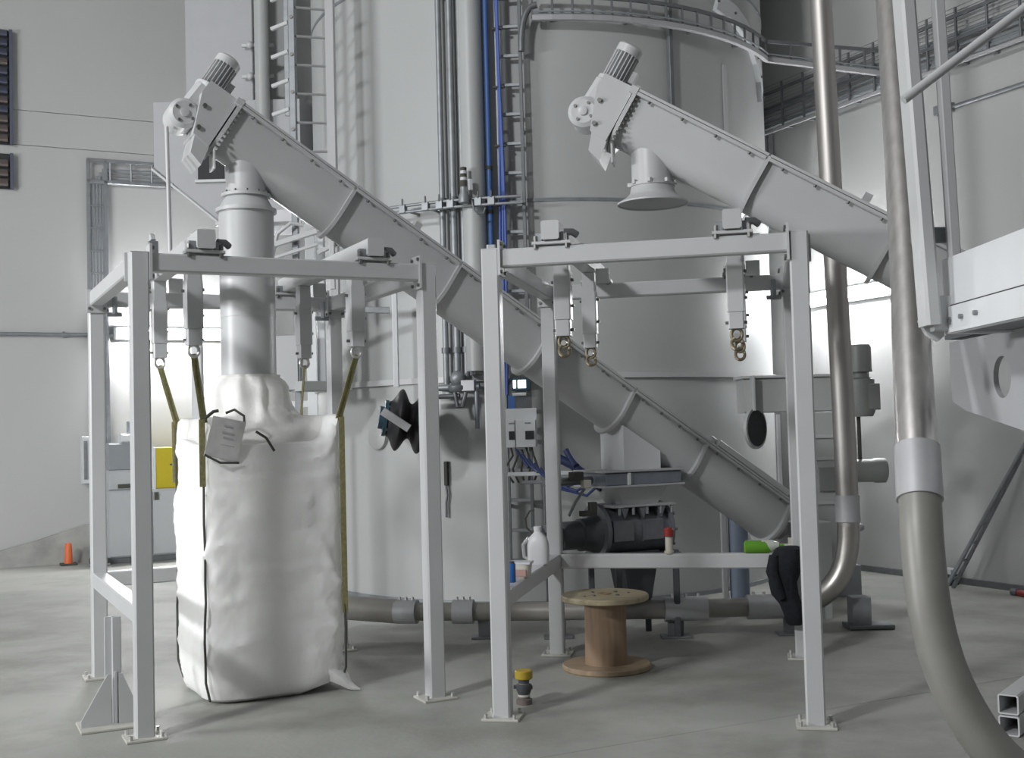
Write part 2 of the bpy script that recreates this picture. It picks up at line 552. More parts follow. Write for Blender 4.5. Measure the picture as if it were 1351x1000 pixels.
# small fittings on top of the frames
for f, st, a, b in ((f1, st1, 0.17, 0.30), (f1, st1, 0.30, 1.2)):
    MB().box(f(a, b, 2.66), 0.05, 0.05, 0.10, f.x, f.y).build('cable_bracket', 'galvanised', st)
    MB().beam(f(a, b, 2.71), f(a, b + 0.05, 2.75), 0.03, 0.03).build('cable_bracket', 'frame_paint', st)
MB().beam(f1(a, b, 2.60), f1(0.0487, b, 2.60), 0.03, 0.03).build('cable_bracket', 'frame_paint', st1)
MB().beam(f1(0.17, 0.3, 2.605), f1(0.0487, 0.3, 2.605), 0.03, 0.03).build('cable_bracket', 'frame_paint', st1)
MB().beam(f2(0.0495, 0.0495, 2.60), f2(0.0495, 0.0495, 2.63), 0.05, 0.05).build('post_cap', 'frame_paint', st2)

# ================================================================== screw conveyors
def dsec(w, r, base, top, n=10):
    """D shaped section: flat top, straight sides, half round bottom; (lateral, perpendicular)"""
    pts = [(-w, top), (-w, base + r)]
    for i in range(n + 1):
        q = math.pi + math.pi * i / n
        pts.append((w * math.cos(q), base + r + r * math.sin(q)))
    pts += [(w, base + r), (w, top)]
    out = []
    for p_ in pts:
        if not out or (abs(p_[0] - out[-1][0]) + abs(p_[1] - out[-1][1])) > 1e-6:
            out.append(p_)
    return out


def conveyor(k, f, c, z0, slope, hs, length, joints, label, tube_low):
    CA, SA = math.cos(math.atan(slope)), math.sin(math.atan(slope))
    ax = f.x * CA - Z * SA
    pe = f.x * SA + Z * CA
    n = f.y
    base = c + Z * z0

    def L(s, w=0.0, t=0.0):
        return base + ax * s + n * w + pe * t

    t = thing('screw_conveyor', c, label, 'conveyor', 'inclined screw conveyors')
    R = 0.155
    edges = [-0.07] + joints + [length]
    for i in range(len(edges) - 1):
        s0, s1 = edges[i], edges[i + 1]
        sec = dsec(R, R, -0.36, -0.02)
        tr = MB().loft([[L(s, w, q) for w, q in sec] for s in (s0 + 0.012, s1 - 0.012)]).build('trough_section', 'conveyor_paint', t)
        cv = MB().loft([[L(s, w, q) for w, q in ((-0.195, -0.018), (0.195, -0.018), (0.195, -0.002), (0.17, 0.004), (-0.17, 0.004), (-0.195, -0.002))]
                        for s in (s0 + 0.006, s1 - 0.006)], smooth=False).build('cover', 'conveyor_paint', t)
        MB().beam(L(s0 + 0.012, -0.176, -0.032), L(s1 - 0.012, -0.176, -0.032), 0.04, 0.022, pe, 0.003).build('edge_angle', 'conveyor_paint', t)
        m = 4
        bolts([L(s0 + (s1 - s0) * (j + 0.5) / m, -0.182, -0.043) for j in range(m)], -pe, cv, 0.010, 0.016)
    for j, s in enumerate(joints + [length]):
        sec = dsec(R + 0.034, R + 0.034, -0.396, -0.015, 14)
        fg = MB().loft([[L(q, w, p_) for w, p_ in sec] for q in (s - 0.012, s + 0.012)], smooth=False).build('joint_flange', 'conveyor_paint', t)
    # lifting clips on the cover
    for s in ([joints[0] + 0.5, joints[-1] + 0.06] if k == 1 else [joints[0] + 0.62]):
        MB().box(L(s, -0.10, 0.03), 0.05, 0.09, 0.06, ax, n).build('lifting_clip', 'conveyor_paint', t)
    # head: end housing, bearing plate, gearbox, motor
    sec = dsec(R + 0.036, R + 0.05, -0.405, 0.012, 12)
    fg = MB().loft([[L(hs + q, w, p_) for w, p_ in sec] for q in (-0.075, -0.05)], smooth=False).build('head_flange', 'conveyor_paint', t)
    m = 11
    bolts([L(hs - 0.05, -R - 0.018, -0.03 - 0.33 * j / (m - 1)) for j in range(m)], ax, fg, 0.010, 0.018, 'bolt_steel' if k == 2 else 'conveyor_paint')
    q = MB()
    pts = ((-0.295, -0.005), (-0.30, -0.10), (-0.205, -0.36), (-0.085, -0.375), (-0.085, -0.005))
    q.prism([L(hs + a, -R - 0.012, b) for a, b in pts], n * (2 * R + 0.024))
    q.build('head_housing', 'conveyor_paint', t)
    MB().box(L(hs - 0.075, -0.02, -0.02), 0.05, 0.36, 0.05, ax, n).build('head_lug', 'conveyor_paint', t)
    ft = MB().prism([L(hs + a, -0.16, b) for a, b in ((-0.20, -0.34), (-0.155, -0.47), (-0.06, -0.50), (-0.085, -0.34))], n * 0.30).build('head_foot', 'conveyor_paint', t)
    MB().beam(L(hs - 0.05, -0.10, -0.36), L(hs - 0.05, -0.10, -0.36) - Z * 0.13, 0.14, 0.012, ax, .002).build('foot_plate', 'conveyor_paint', ft)
    gb = MB()
    gb.lathe(L(hs - 0.315, -0.09, -0.265), n, [(-0.03, 0.075), (-0.01, 0.098), (0.19, 0.098), (0.21, 0.075)], 24)
    gb.beam(L(hs - 0.30, 0.0, -0.27), L(hs - 0.285, 0.0, -0.03), 0.17, 0.15, ax, 0.03)
    gb = gb.build('gearbox', 'frame_paint', t)
    bolts(circle(L(hs - 0.315, -0.12, -0.265), -n, 0.06, 4, .4), -n, gb, 0.010, 0.010)
    MB().lathe(L(hs - 0.315, -0.12, -0.265), -n, [(0, 0.028), (0.012, 0.028), (0.014, 0.02)], 16).build('shaft_cap', 'frame_paint', gb)
    bolts([L(hs - 0.275, -0.10, -0.03), L(hs - 0.24, -R - 0.012, -0.17), L(hs - 0.20, -R - 0.012, -0.31)], -n, gb, 0.015, 0.02)
    MB().lathe(L(hs - 0.265, 0, -0.04), pe, [(0, 0.085), (0.02, 0.100), (0.045, 0.100), (0.045, 0.085)], 20).build('motor_flange', 'frame_paint', t)
    mo = MB()
    mo.lathe(L(hs - 0.265, 0, 0.0), pe, [(0, 0.065), (0.20, 0.065)], 20)
    for i in range(20):
        q = 2 * math.pi * i / 20
        dr = ax * math.cos(q) + n * math.sin(q)
        c0 = L(hs - 0.265, 0, 0.005) + dr * 0.073
        mo.beam(c0, c0 + pe * 0.19, 0.006, 0.020, dr, 0.001)
    mo = mo.build('motor', 'frame_paint', t)
    MB().lathe(L(hs - 0.265, 0, 0.185), pe, [(0, 0.084), (0.05, 0.084), (0.065, 0.066), (0.068, 0.03)], 22).build('fan_cowl', 'frame_paint', mo)
    MB().box(L(hs - 0.17, 0.02, 0.075), 0.05, 0.08, 0.08, ax, n).build('terminal_box', 'frame_paint', mo)
    # spout straight down from the head
    top = c + Z * (z0 - 0.36)
    MB().lathe(c + Z * (z0 - 0.54), Z, [(0.0, 0.128), (0.30, 0.128)], 32).build('outlet_pipe', 'conveyor_paint' if k == 2 else 'frame_paint', t)
    zf = z0 - 0.54
    if k == 1:
        rg = MB().lathe(c + Z * zf, Z, [(-0.008, 0.14), (-0.008, 0.158), (0.012, 0.158), (0.012, 0.128)], 32).build('pipe_flange', 'frame_paint', t)
        bolts(circle(c + Z * (zf + 0.012), Z, 0.145, 12, .5), Z, rg, 0.009, 0.014)
        MB().lathe(c + Z * (zf - 0.085), Z, [(0, 0.174), (0.02, 0.166), (0.077, 0.135)], 32).build('outlet_cone', 'frame_paint', t)
        rg = MB().lathe(c + Z * (zf - 0.11), Z, [(0, 0.178), (0, 0.195), (0.024, 0.195), (0.024, 0.172)], 32).build('pipe_flange', 'frame_paint', t)
        MB().pipe(c, Z, [(tube_low, 0.176), (zf - 0.10, 0.176)], 0.006, 36).build('filling_tube', 'frame_paint', t)
        MB().pipe(c, Z, [(2.36, 0.179), (2.40, 0.179)], 0.006, 36).build('tube_band', 'frame_paint', t)
    else:
        rg = MB().lathe(c + Z * zf, Z, [(-0.008, 0.13), (-0.008, 0.142), (0.012, 0.142), (0.012, 0.128)], 32).build('pipe_flange', 'conveyor_paint', t)
        bolts(circle(c + Z * (zf + 0.004), Z, 0.142, 8, .3), Z, rg, 0.016, 0.02, 'conveyor_paint')
        MB().pipe(c, Z, [(zf - 0.118, 0.222), (zf - 0.108, 0.222), (zf - 0.075, 0.165), (zf - 0.05, 0.142), (zf - 0.008, 0.134)], 0.006, 36).build('outlet_bell', 'conveyor_paint', t)
    return t, L, ax, pe


C1 = f1(0.889, 1.05)
C2 = f2(0.889, 0.954)
cv1, L1, ax1, pe1 = conveyor(1, f1, C1, 3.695, 0.638, 0.0, 5.08, [0.84, 1.73, 2.56, 3.38, 4.14],
                             'long grey inclined screw conveyor at left, spout reaching down into the bag', 1.955)
cv2, L2, ax2, pe2 = conveyor(2, f2, C2, 3.63, 0.60, 0.0, 2.75, [0.845, 1.705],
                             'grey inclined screw conveyor at upper right, bell mouthed spout hanging free', 0)
# cover lid rising at the low end of conveyor 1
MB().box(L1(4.62, -0.02, 0.03), 0.78, 0.34, 0.05, ax1, f1.y).build('inlet_lid', 'frame_paint', cv1)
sec = dsec(0.155, 0.155, -0.36, -0.02)
MB().loft([[L1(s, w, q) for w, q in sec] for s in (5.10, 5.14)]).build('tail_plate', 'conveyor_paint', cv1)
MB().lathe(L1(5.13, 0, -0.2), ax1, [(0, 0.08), (0.10, 0.08), (0.12, 0.05)], 20).build('tail_bearing', 'motor_grey', cv1)
# cable clamp pipe hanging off the gearbox of conveyor 1 (thin rod seen at left)
MB().tube([V((-2.14, 7.32, 3.56)), V((-2.13, 7.33, 2.745))], 0.013, 10).build('cable_rod', 'frame_paint', cv1)

# ================================================================== bulk bag
BC = f1(0.912, 0.985)


def bagpt(th, u, hx, hy, z, ex):
    """rounded square ring point"""
    cs, sn = math.cos(th), math.sin(th)
    x = math.copysign(abs(cs) ** ex, cs) * hx
    y = math.copysign(abs(sn) ** ex, sn) * hy
    return x, y


bag = thing('bulk_bag', BC, 'full white woven bulk bag hanging by four straps in the left frame', 'bulk bag')
NT = 144
rings = []
prof = [(0.004, 0.30, .5), (0.004, 0.385, .42), (0.03, 0.425, .36), (0.10, 0.443, .33), (0.2, 0.452, .32), (0.35, 0.455, .31), (0.5, 0.452, .30), (0.65, 0.449, .29), (0.8, 0.445, .28), (0.95, 0.442, .27),
        (1.1, 0.439, .26), (1.25, 0.437, .25), (1.38, 0.436, .24), (1.5, 0.437, .23), (1.58, 0.438, .22), (1.62, 0.436, .22), (1.635, 0.42, .23), (1.63, 0.38, .28), (1.60, 0.33, .4)]
fine = []
for (z0_, h0_, e0_), (z1_, h1_, e1_) in zip(prof, prof[1:]):
    st = max(1, int(abs(z1_ - z0_) / 0.025))
    fine += [(z0_ + (z1_ - z0_) * i / st, h0_ + (h1_ - h0_) * i / st, e0_ + (e1_ - e0_) * i / st) for i in range(st)]
fine.append(prof[-1])
for iz, (z, hw, ex) in enumerate(fine):
    r_ = []
    for j in range(NT):
        th = 2 * math.pi * (j + 0.5) / NT
        x, y = bagpt(th, 0, hw, hw, z, ex)
        corner = abs(math.sin(2 * th)) ** 3
        zz = z
        if z > 1.3:
            k = min(1, (z - 1.3) / 0.34)
            fr = 1.0 if y < 0 else 0.4
            zz = z + k * (0.085 * corner - (0.035 + 0.05 * fr) * (1 - corner))
        p = f1.x * x + f1.y * y
        w = noise.noise(V((x * 3.2, y * 3.2, z * 2.6))) * 0.030 + noise.noise(V((x * 8, y * 8, z * 3 + 5))) * 0.014
        w += 0.016 * max(0.0, 1 - abs(noise.noise(V((x * 2.5 + z * 1.5, y * 2.5, z * 2.2 - x))) * 7))
        w += 0.006 * noise.noise(V((x * 2 + 9, y * 2, z * 16)))
        for zc, am in ((1.34, .007), (0.78, .006), (0.30, .006)):      # creases left by folding
            w += am * math.exp(-((z - zc - 0.02 * noise.noise(V((x * 3, y * 3, zc)))) / 0.014) ** 2)
        for xc in (-0.14, 0.17):
            for u_ in (x, y):
                w += .006 * math.exp(-((u_ - xc - 0.02 * noise.noise(V((z * 3, xc, 1)))) / 0.013) ** 2)
        sl = noise.noise(V((x * 4 + z * 5, y * 4 - z * 2, z * 1.5 + 11)))
        w += 0.010 * max(0.0, 1 - abs(sl) * 9)
        sl = noise.noise(V((x * 9 - z * 6, y * 9 + z * 3, z * 3 + 31)))
        w += 0.005 * max(0.0, 1 - abs(sl) * 7)
        if z < 0.25:
            w *= 0.6
        dirn = V((x, y, 0)).normalized()
        sc = 0.0 if z < 0.03 else 1.0
        px = x + dirn.x * w * sc
        py = y + dirn.y * w * sc
        lift = 0.0
        if z < 0.12 and x > 0.15 and y < 0:          # front right bottom edge lifts off the floor
            lift = min(1, (x - 0.15) / 0.2) * 0.05 * (1 - z / 0.12)
        r_.append(BC + f1.x * px + f1.y * py + Z * (zz + lift))
    rings.append(r_)
body = MB().loft(rings).build('bag_body', 'bag_fabric', bag)
# top cloth and gathered neck round the filling tube
rings = []
npf = [(1.612, 0.412, 1), (1.632, 0.385, .95), (1.652, 0.35, .75), (1.678, 0.312, .45), (1.712, 0.288, .15), (1.75, 0.274, 0), (1.79, 0.266, 0), (1.85, 0.260, 0), (1.905, 0.245, 0), (1.945, 0.215, 0), (1.97, 0.192, 0), (1.985, 0.196, 0)]
for z, rr, sq in npf:
    r_ = []
    for j in range(NT):
        th = 2 * math.pi * (j + 0.5) / NT
        ex = 1 - 0.76 * sq
        x, y = bagpt(th, 0, rr, rr, z, ex)
        fold = (0.003 + 0.013 * min(1, max(0, (z - 1.66) / 0.1))) * math.sin(th * 11 + 3 * noise.noise(V((math.cos(th) * 2, math.sin(th) * 2, z * 4)))) + 0.03 * noise.noise(V((x * 5, y * 5, z * 7)))
        if z > 1.95:
            fold *= 0.3
        corner = abs(math.sin(2 * th)) ** 3
        dirn = V((x, y, 0)).normalized()
        cx_, cy_ = (C1 - BC).dot(f1.x), (C1 - BC).dot(f1.y)
        blend = min(1, max(0, (z - 1.62) / 0.2))
        zz = z + sq * (0.085 * corner - (0.035 + 0.05 * (1 if y < 0 else .4)) * (1 - corner))
        r_.append(BC + f1.x * (x + dirn.x * fold + cx_ * blend) + f1.y * (y + dirn.y * fold + cy_ * blend) + Z * zz)
    rings.append(r_)
MB().loft(rings, caps=False).build('bag_neck', 'bag_neck', bag)
for sx, sy, a, b in ((-1, -1, 0.40, 0.36), (1, -1, 1.385, 0.36), (-1, 1, 0.40, 1.47), (1, 1, 1.385, 1.47)):
    hk = f1(a, b, 2.075)
    cr = 0.402
    c0 = BC + f1.x * sx * cr + f1.y * sy * cr + Z * 1.70
    low = 0.48 if (sx, sy) == (1, -1) else 1.30
    # webbing loop: two layers spread at the hook
    m = MB()
    dr = (f1.x * sx + f1.y * sy).normalized()
    ac = f1.y if sx > 0 and sy > 0 else f1.x
    for o in (-0.012, 0.012):
        m.beam(hk + ac * o * 0.4, c0 + dr * 0.02 + ac * o * 0.5 - Z * .02, 0.006, 0.030, ac, 0.001)
    m.build('lifting_strap', 'strap_olive', bag)
    pts = []
    for i in range(9):
        z = 1.70 + (low - 1.70) * i / 8
        hw = 0.408
        pts.append(BC + f1.x * sx * hw + f1.y * sy * hw + dr * (0.034 if z > 0.3 else 0.0) + Z * z)
    m = MB()
    for i in range(8):
        m.beam(pts[i], pts[i + 1], 0.008, 0.036, ac, 0.001)
    m.build('strap_tail', 'strap_olive', bag)
    pts = []
    for i in range(15):
        z = 1.66 - 1.63 * i / 14
        hw = 0.404 + (0.006 if z < .6 else 0) - (0.03 if z < .05 else 0)
        wv = 0.006 * noise.noise(V((sx * 3, sy * 5, z * 4)))
        pts.append(BC + f1.x * (sx * hw + wv) + f1.y * sy * hw + dr * 0.030 + Z * z)
    MB().tube(pts, 0.0075, 8).build('corner_seam', 'cord_dark', bag)
# loose corner of cloth trailing at the front right foot
cfr = BC + f1.x * 0.36 - f1.y * 0.36
dg = (f1.x - f1.y * 0.8).normalized()
rr_ = []
for q, (o, z, a, b) in enumerate(((0.0, 0.13, 0.10, 0.07), (0.05, 0.10, 0.085, 0.06), (0.09, 0.065, 0.06, 0.045), (0.115, 0.035, 0.04, 0.028), (0.15, 0.016, 0.028, 0.012), (0.185, 0.008, 0.008, 0.005))):
    sd = dg.cross(Z)
    rr_.append([cfr + dg * o + sd * (a * math.cos(2 * math.pi * j / 14) * (1 + .2 * math.sin(j * 2.2))) + Z * (z + b * math.sin(2 * math.pi * j / 14)) for j in range(14)])
MB().loft(rr_).build('bag_corner', 'bag_fabric', bag)
# document pouch hanging at the front left corner, cord knot and tie cord
pc = BC - f1.x * 0.30 - f1.y * 0.478 + Z * 1.585
pa = (f1.x * 0.96 - Z * 0.26).normalized()
pb = (Z * 0.96 + f1.x * 0.26).normalized()
pn = pa.cross(pb)
po = MB().loft([[pc + pa * a + pb * b + pn * (0.012 * math.sin(b * 14) + d_) for a, b in ((-0.10, -0.13), (0.10, -0.12), (0.09, 0.12), (-0.11, 0.11))] for d_ in (-0.004, 0.004)], smooth=False).build('document_pouch', 'pouch_film', bag)
for i, (b, l) in enumerate(((0.07, 0.05), (0.03, 0.07), (0.0, 0.06), (-0.04, 0.08))):
    MB().box(pc + pb * b + pa * (0.01 * i - 0.01) + pn * (0.012 * math.sin(b * 14) + (0.006 if pn.dot(f1.y) > 0 else 0.006)), l, 0.010, 0.002, pa, pb, 0.0005).build('printed_line', 'print_grey', po)
MB().tube([pc + pa * -0.10 + pb * -0.125 + pn * .0, pc + pa * 0.0 + pb * -0.15 - f1.y * 0.012, pc + pa * 0.11 + pb * -0.125], 0.007, 8).build('pouch_cord', 'cord_dark', bag)
kn = BC - f1.x * 0.385 - f1.y * 0.44 + Z * 1.735
MB().tube([kn - f1.x * 0.03 - Z * 0.03, kn + f1.x * 0.02 + Z * 0.01, kn + f1.x * 0.05 + Z * 0.015], 0.010, 8).build('tie_cord', 'cord_dark', bag)
MB().tube([kn + f1.x * 0.10 + f1.y * .03, kn + f1.x * 0.15 + Z * 0.02 + f1.y * .02, kn + f1.x * 0.20 - Z * 0.02 - f1.y * .01, kn + f1.x * 0.20 - Z * 0.08 - f1.y * .02], 0.008, 8).build('tie_cord', 'cord_dark', bag)
MB().tube([BC - f1.x * 0.12 - f1.y * 0.475 + Z * 1.62, BC - f1.x * 0.06 - f1.y * 0.48 + Z * 1.58, BC - f1.x * 0.01 - f1.y * 0.475 + Z * 1.50], 0.008, 8).build('tie_cord', 'cord_dark', bag)

# ================================================================== the tank
TC = V((0.36, 13.08, 0))
TR = 2.50
tank = thing('storage_tank', TC, 'huge round grey painted storage tank filling the middle of the hall', 'tank')
for z0, z1, r in ((0.0, 2.03, TR), (2.09, 3.66, TR), (3.68, 5.9, TR), (5.92, 8.6, TR)):
    MB().lathe(TC, Z, [(z0, r), (z1, r)], 128, caps=False).build('shell_course', 'tank_paint', tank)
MB().lathe(TC, Z, [(8.6, TR), (9.4, 0.6), (9.5, 0.5)], 96).build('roof_cone', 'tank_paint', tank)
for z, dr, h in ((2.06, 0.035, 0.055), (3.67, 0.010, 0.03), (5.91, 0.008, 0.03), (0.02, 0.02, 0.04)):
    MB().lathe(TC, Z, [(z - h / 2, TR - 0.03), (z - h / 2, TR + dr), (z + h / 2, TR + dr), (z + h / 2, TR - 0.03)], 128, caps=False).build('ring_flange', 'conveyor_paint' if dr > .02 else 'galvanised', tank)


def tp(deg, z, off=0.0):
    q = math.radians(deg)
    return TC + V((math.cos(q), math.sin(q), 0)) * (TR + off) + Z * z


def tn(deg):
    q = math.radians(deg)
    return V((math.cos(q), math.sin(q), 0))


def tt(deg):
    q = math.radians(deg)
    return V((-math.sin(q), math.cos(q), 0))


# welded vertical strip, arched bolted flange at upper right
MB().beam(tp(-44, 3.72, .004), tp(-44, 5.1, .004), 0.07, 0.012, tn(-44), .002).build('weld_strip', 'conveyor_paint', tank)
arcp = [(-46, 5.78), (-39.5, 5.73), (-34.5, 5.65), (-30.5, 5.55), (-27, 5.42), (-24.5, 5.25), (-23.5, 5.05)]
m = MB()
ring = []
for i, (dg, z) in enumerate(arcp):
    ring.append([tp(dg, z, -0.01), tp(dg, z, 0.05), tp(dg - 1.6, z - 0.17 + 0.005 * i, 0.05), tp(dg - 1.6, z - 0.17 + 0.005 * i, -0.01)])
aw = m.loft(ring, smooth=False).build('arched_flange', 'light_paint', tank)
for dg, z in arcp:
    bolts([tp(dg - .8, z - 0.085, .05)], tn(dg), aw, 0.013, 0.015)

# ladder of cables up the tank
lad = thing('cable_ladder', tp(-97, 0, .12), 'vertical grey cable ladder up the middle of the tank with rungs', 'cable ladder')
for dg in (-99.3, -94.6):
    MB().beam(tp(dg, 0.25, .10), tp(dg, 8.2, .10), 0.03, 0.06, tn(dg), .003).build('side_rail', 'galvanised_dark' if dg > -96 else 'galvanised', lad)
z = 0.42
while z < 8.2:
    MB().beam(tp(-99.3, z, .10), tp(-94.6, z, .10), 0.03, 0.035, tn(-97), .003).build('rung', 'galvanised', lad)
    z += 0.268
for z in (0.9, 2.6, 4.3, 6.0):
    MB().beam(tp(-99.3, z, .0), tp(-99.3, z, .09), 0.03, 0.03).build('wall_bracket', 'galvanised', lad)
    MB().beam(tp(-94.6, z, .0), tp(-94.6, z, .09), 0.03, 0.03).build('wall_bracket', 'galvanised', lad)

# pipes on the tank
for dg, r, lo, label, mt in ((-111.9, .028, 1.95, 'thin grey pipe, leftmost of three up the tank', 'galvanised'),
                             (-109.4, .032, 1.95, 'thin grey pipe, middle of three up the tank', 'galvanised'),
                             (-107.35, .026, 1.95, 'thin grey pipe next to the wide pipe on the tank', 'galvanised')):
    t = thing('riser_pipe', tp(dg, lo, .07), label, 'pipe', 'thin pipes up the tank')
    MB().tube([tp(dg, lo, .07), tp(dg, 8.4, .07)], r, 14).build('pipe', mt, t)
    for z in (2.3, 3.68, 5.6, 7.4):
        MB().lathe(tp(dg, z, .07), Z, [(0, r + .012), (.05, r + .012)], 14).build('pipe_clamp', 'galvanised_dark', t)
        MB().beam(tp(dg, z + .025, 0.0), tp(dg, z + .025, .07), .02, .03).build('clamp_foot', 'galvanised_dark', t)
t = thing('wide_riser_pipe', tp(-104.6, 2.1, .13), 'wide pale vertical pipe up the tank beside the blue hose', 'pipe')
MB().tube([tp(-104.6, 2.12, .13), tp(-104.6, 8.4, .13)], .105, 24).build('pipe', 'tank_paint', t)
for z in (3.0, 5.2):
    MB().beam(tp(-104.6, z, 0), tp(-104.6, z, .05), .12, .05).build('pipe_foot', 'tank_paint', t)
t = thing('blue_hose', tp(-101.5, 1.5, .1), 'straight bright blue hose running up the tank', 'hose')
MB().tube([tp(-101.5, 1.45, .1), tp(-101.5, 8.4, .1)], .024, 12).build('hose', 'blue_hose', t)
for z in (2.1, 3.55, 3.95, 5.8, 7.2):
    MB().lathe(tp(-101.5, z, .1), Z, [(0, .03), (.03, .03)], 12).build('clip', 'cord_dark', t)
    MB().beam(tp(-101.5, z + .015, 0), tp(-101.5, z + .015, .08), .02, .02).build('clip_foot', 'cord_dark', t)
t = thing('blue_cable_bundle', tp(-98.9, 1.9, .15), 'bundle of darker blue cables strapped to the cable ladder', 'cable')
for i in range(3):
    pts = []
    for j in range(40):
        z = 1.9 + 6.4 * j / 39
        pts.append(tp(-99.2 + .35 * i + .25 * math.sin(z * 1.7 + i), z, .155 + .008 * i))
    MB().tube(pts, .012, 8).build('cable', 'blue_cable', t)
z = 2.0
while z < 8.2:
    MB().box(tp(-98.9, z, .155), .10, .035, .02, tt(-98.9), tn(-98.9)).build('cable_tie', 'cord_dark', t)
    z += .536

# horizontal conduits and pressure unit at z 3.65
t = thing('level_gauge', tp(-105, 3.6, .3), 'small gauge with striped black and white cap on the tank pipework', 'gauge')
g0 = tp(-105.4, 3.62, .31)
MB().lathe(g0, Z, [(0, .05), (.06, .05), (.09, .035), (.14, .035)], 16).build('gauge_body', 'galvanised', t)
MB().lathe(g0 + Z * .14, Z, [(0, .033), (.06, .033)], 16).build('gauge_neck', 'cord_dark', t)
for i in range(4):
    MB().lathe(g0 + Z * (.20 + .03 * i), Z, [(0, .03), (.028, .03)], 16).build('gauge_band', 'white_plastic' if i % 2 == 0 else 'cord_dark', t)
MB().box(g0 + V((.06, -.01, .16)), .03, .03, .10).build('gauge_tap', 'light_paint', t)
MB().tube([g0 + V((.07, 0, .02)), g0 + V((.09, 0, -.07)), g0 + V((.12, 0, -.10)), g0 + V((.17, 0, -.10)), g0 + V((.19, 0, -.05))], .009, 8).build('gauge_hose', 'galvanised_dark', t)
MB().beam(tp(-105.4, 3.65, .22), g0 + Z * .03, .03, .03).build('gauge_arm', 'galvanised', t)
t = thing('air_pipe', tp(-115, 3.62, .2), 'horizontal thin steel air pipes with valves across the tank', 'pipe')
for z, off in ((3.60, .262), (3.66, .258)):
    MB().tube([tp(d_, z, off) for d_ in (-122, -118, -114, -110, -106, -102, -98, -95)], .014, 10).build('pipe', 'galvanised', t)
for d_ in (-113.5, -110.6, -108.4, -103, -100.5, -118.5):
    MB().box(tp(d_, 3.63, .26), .06, .05, .08, tt(d_), tn(d_)).build('valve_body', 'galvanised', t)
    MB().beam(tp(d_, 3.66, .27), tp(d_, 3.72, .27), .05, .015).build('valve_lever', 'galvanised_dark', t)
    if d_ in (-118.5, -113.5, -110.6, -100.5):
        MB().beam(tp(d_, 3.62, 0), tp(d_, 3.62, .25), .02, .02).build('pipe_bracket', 'galvanised', t)
# lower manifold behind the posts
t = thing('valve_manifold', tp(-108.5, 2.0, .2), 'steel valve manifold at the foot of the three thin pipes', 'valve')
MB().tube([tp(d_, 1.98, .2) for d_ in (-114.5, -112, -110, -108, -106, -104)], .028, 12).build('pipe', 'galvanised', t)
MB().tube([tp(d_, 1.90, .2) for d_ in (-114.5, -112, -110, -108)], .022, 12).build('pipe', 'galvanised_dark', t)
MB().sphere(tp(-108.3, 2.06, .2), .07).build('valve_body', 'galvanised', t)
MB().lathe(tp(-108.3, 1.96, .2), Z, [(-.02, .075), (.0, .09), (.03, .09), (.05, .06)], 16).build('valve_flange', 'galvanised_dark', t)
MB().tube([tp(-108.8, 1.93, .22), tp(-108.2, 1.80, .24), tp(-107.2, 1.80, .24), tp(-106.6, 1.93, .22)], .02, 10).build('hose_bend', 'galvanised_dark', t)
MB().box(tp(-106.0, 1.99, .22), .12, .07, .10, tt(-106), tn(-106)).build('actuator', 'coupling', t)
MB().tube([tp(-104.6, 2.0, .2), tp(-104.6, 1.6, .2)], .02, 10).build('drain_pipe', 'galvanised', t)
for d_ in (-113.5, -104.3):
    MB().beam(tp(d_, 1.97, 0), tp(d_, 1.97, .2), .03, .03).build('pipe_bracket', 'galvanised', t)
t = thing('door_latch', tp(-112.6, 1.25, .03), 'slim black latch hanging on the tank beside a post', 'latch')
MB().box(tp(-113.0, 1.20, .02), .03, .04, .22, tt(-112), tn(-112)).build('latch_plate', 'cord_dark', t)
MB().tube([tp(-113.0, 1.09, .03), tp(-112.8, 1.0, .03), tp(-113.1, .93, .03), tp(-113.1, .80, .03)], .012, 8).build('latch_chain', 'galvanised_dark', t)

# dark conduit down from the curved tray
t = thing('conduit', tp(-61.6, 3.9, .04), 'dark vertical conduit on the tank above the right conveyor', 'conduit')
MB().beam(tp(-61.6, 3.9, .03), tp(-61.6, 5.9, .03), .045, .05, tn(-61.6), .004).build('duct', 'galvanised_dark', t)
MB().box(tp(-61.6, 3.92, .03), .06, .06, .05, tt(-61.6), tn(-61.6)).build('duct_foot', 'galvanised_dark', t)

# curved cable tray
t = thing('curved_cable_tray', tp(-70, 5.3, .15), 'dark cable tray curving round the tank then running to the right wall', 'cable tray')
up, lo = [], []
pth = [(tp(d_, 0, .14), 5.30, 5.49) for d_ in range(-92, -27, 4)]
last = pth[-1][0]
end = H(8.80, 8.80)
for i in range(1, 6):
    pth.append((last.lerp(end, i / 5), 5.30 - .04 * i, 5.49 - .03 * i))
for k, (h_, mt) in enumerate(((0.05, 'coupling'), (0.035, 'galvanised_dark'))):
    m = MB()
    for (a, l0, u0), (b, l1, u1) in zip(pth, pth[1:]):
        za, zb = (l0, l1) if k == 0 else (u0, u1)
        d, s, u = basis(b - a)
        m.beam(V((a.x, a.y, za)), V((b.x, b.y, zb)), .025 if k else .045, h_, Z, .003)
    m.build('side_rail', mt, t)
for (a, l0, u0), (b, l1, u1) in zip(pth, pth[1:]):
    MB().beam(V((a.x, a.y, l0)), V((a.x, a.y, u0)), .022, .022, ch=.002).build('rung', 'galvanised_dark', t)
m = MB()
for off in (.0, .03):
    m.tube([V((a.x, a.y, l0 + .035 + off * .5)) + tn(-60) * off for a, l0, u0 in pth], .008, 6)
m.build('cable', 'grey_box', t)
MB().tube(arc(tp(-94.3, 5.0, .14), tp(-94.3, 5.42, .14), tp(-91, 5.42, .14)), .03, 10).build('bend', 'galvanised_dark', t)
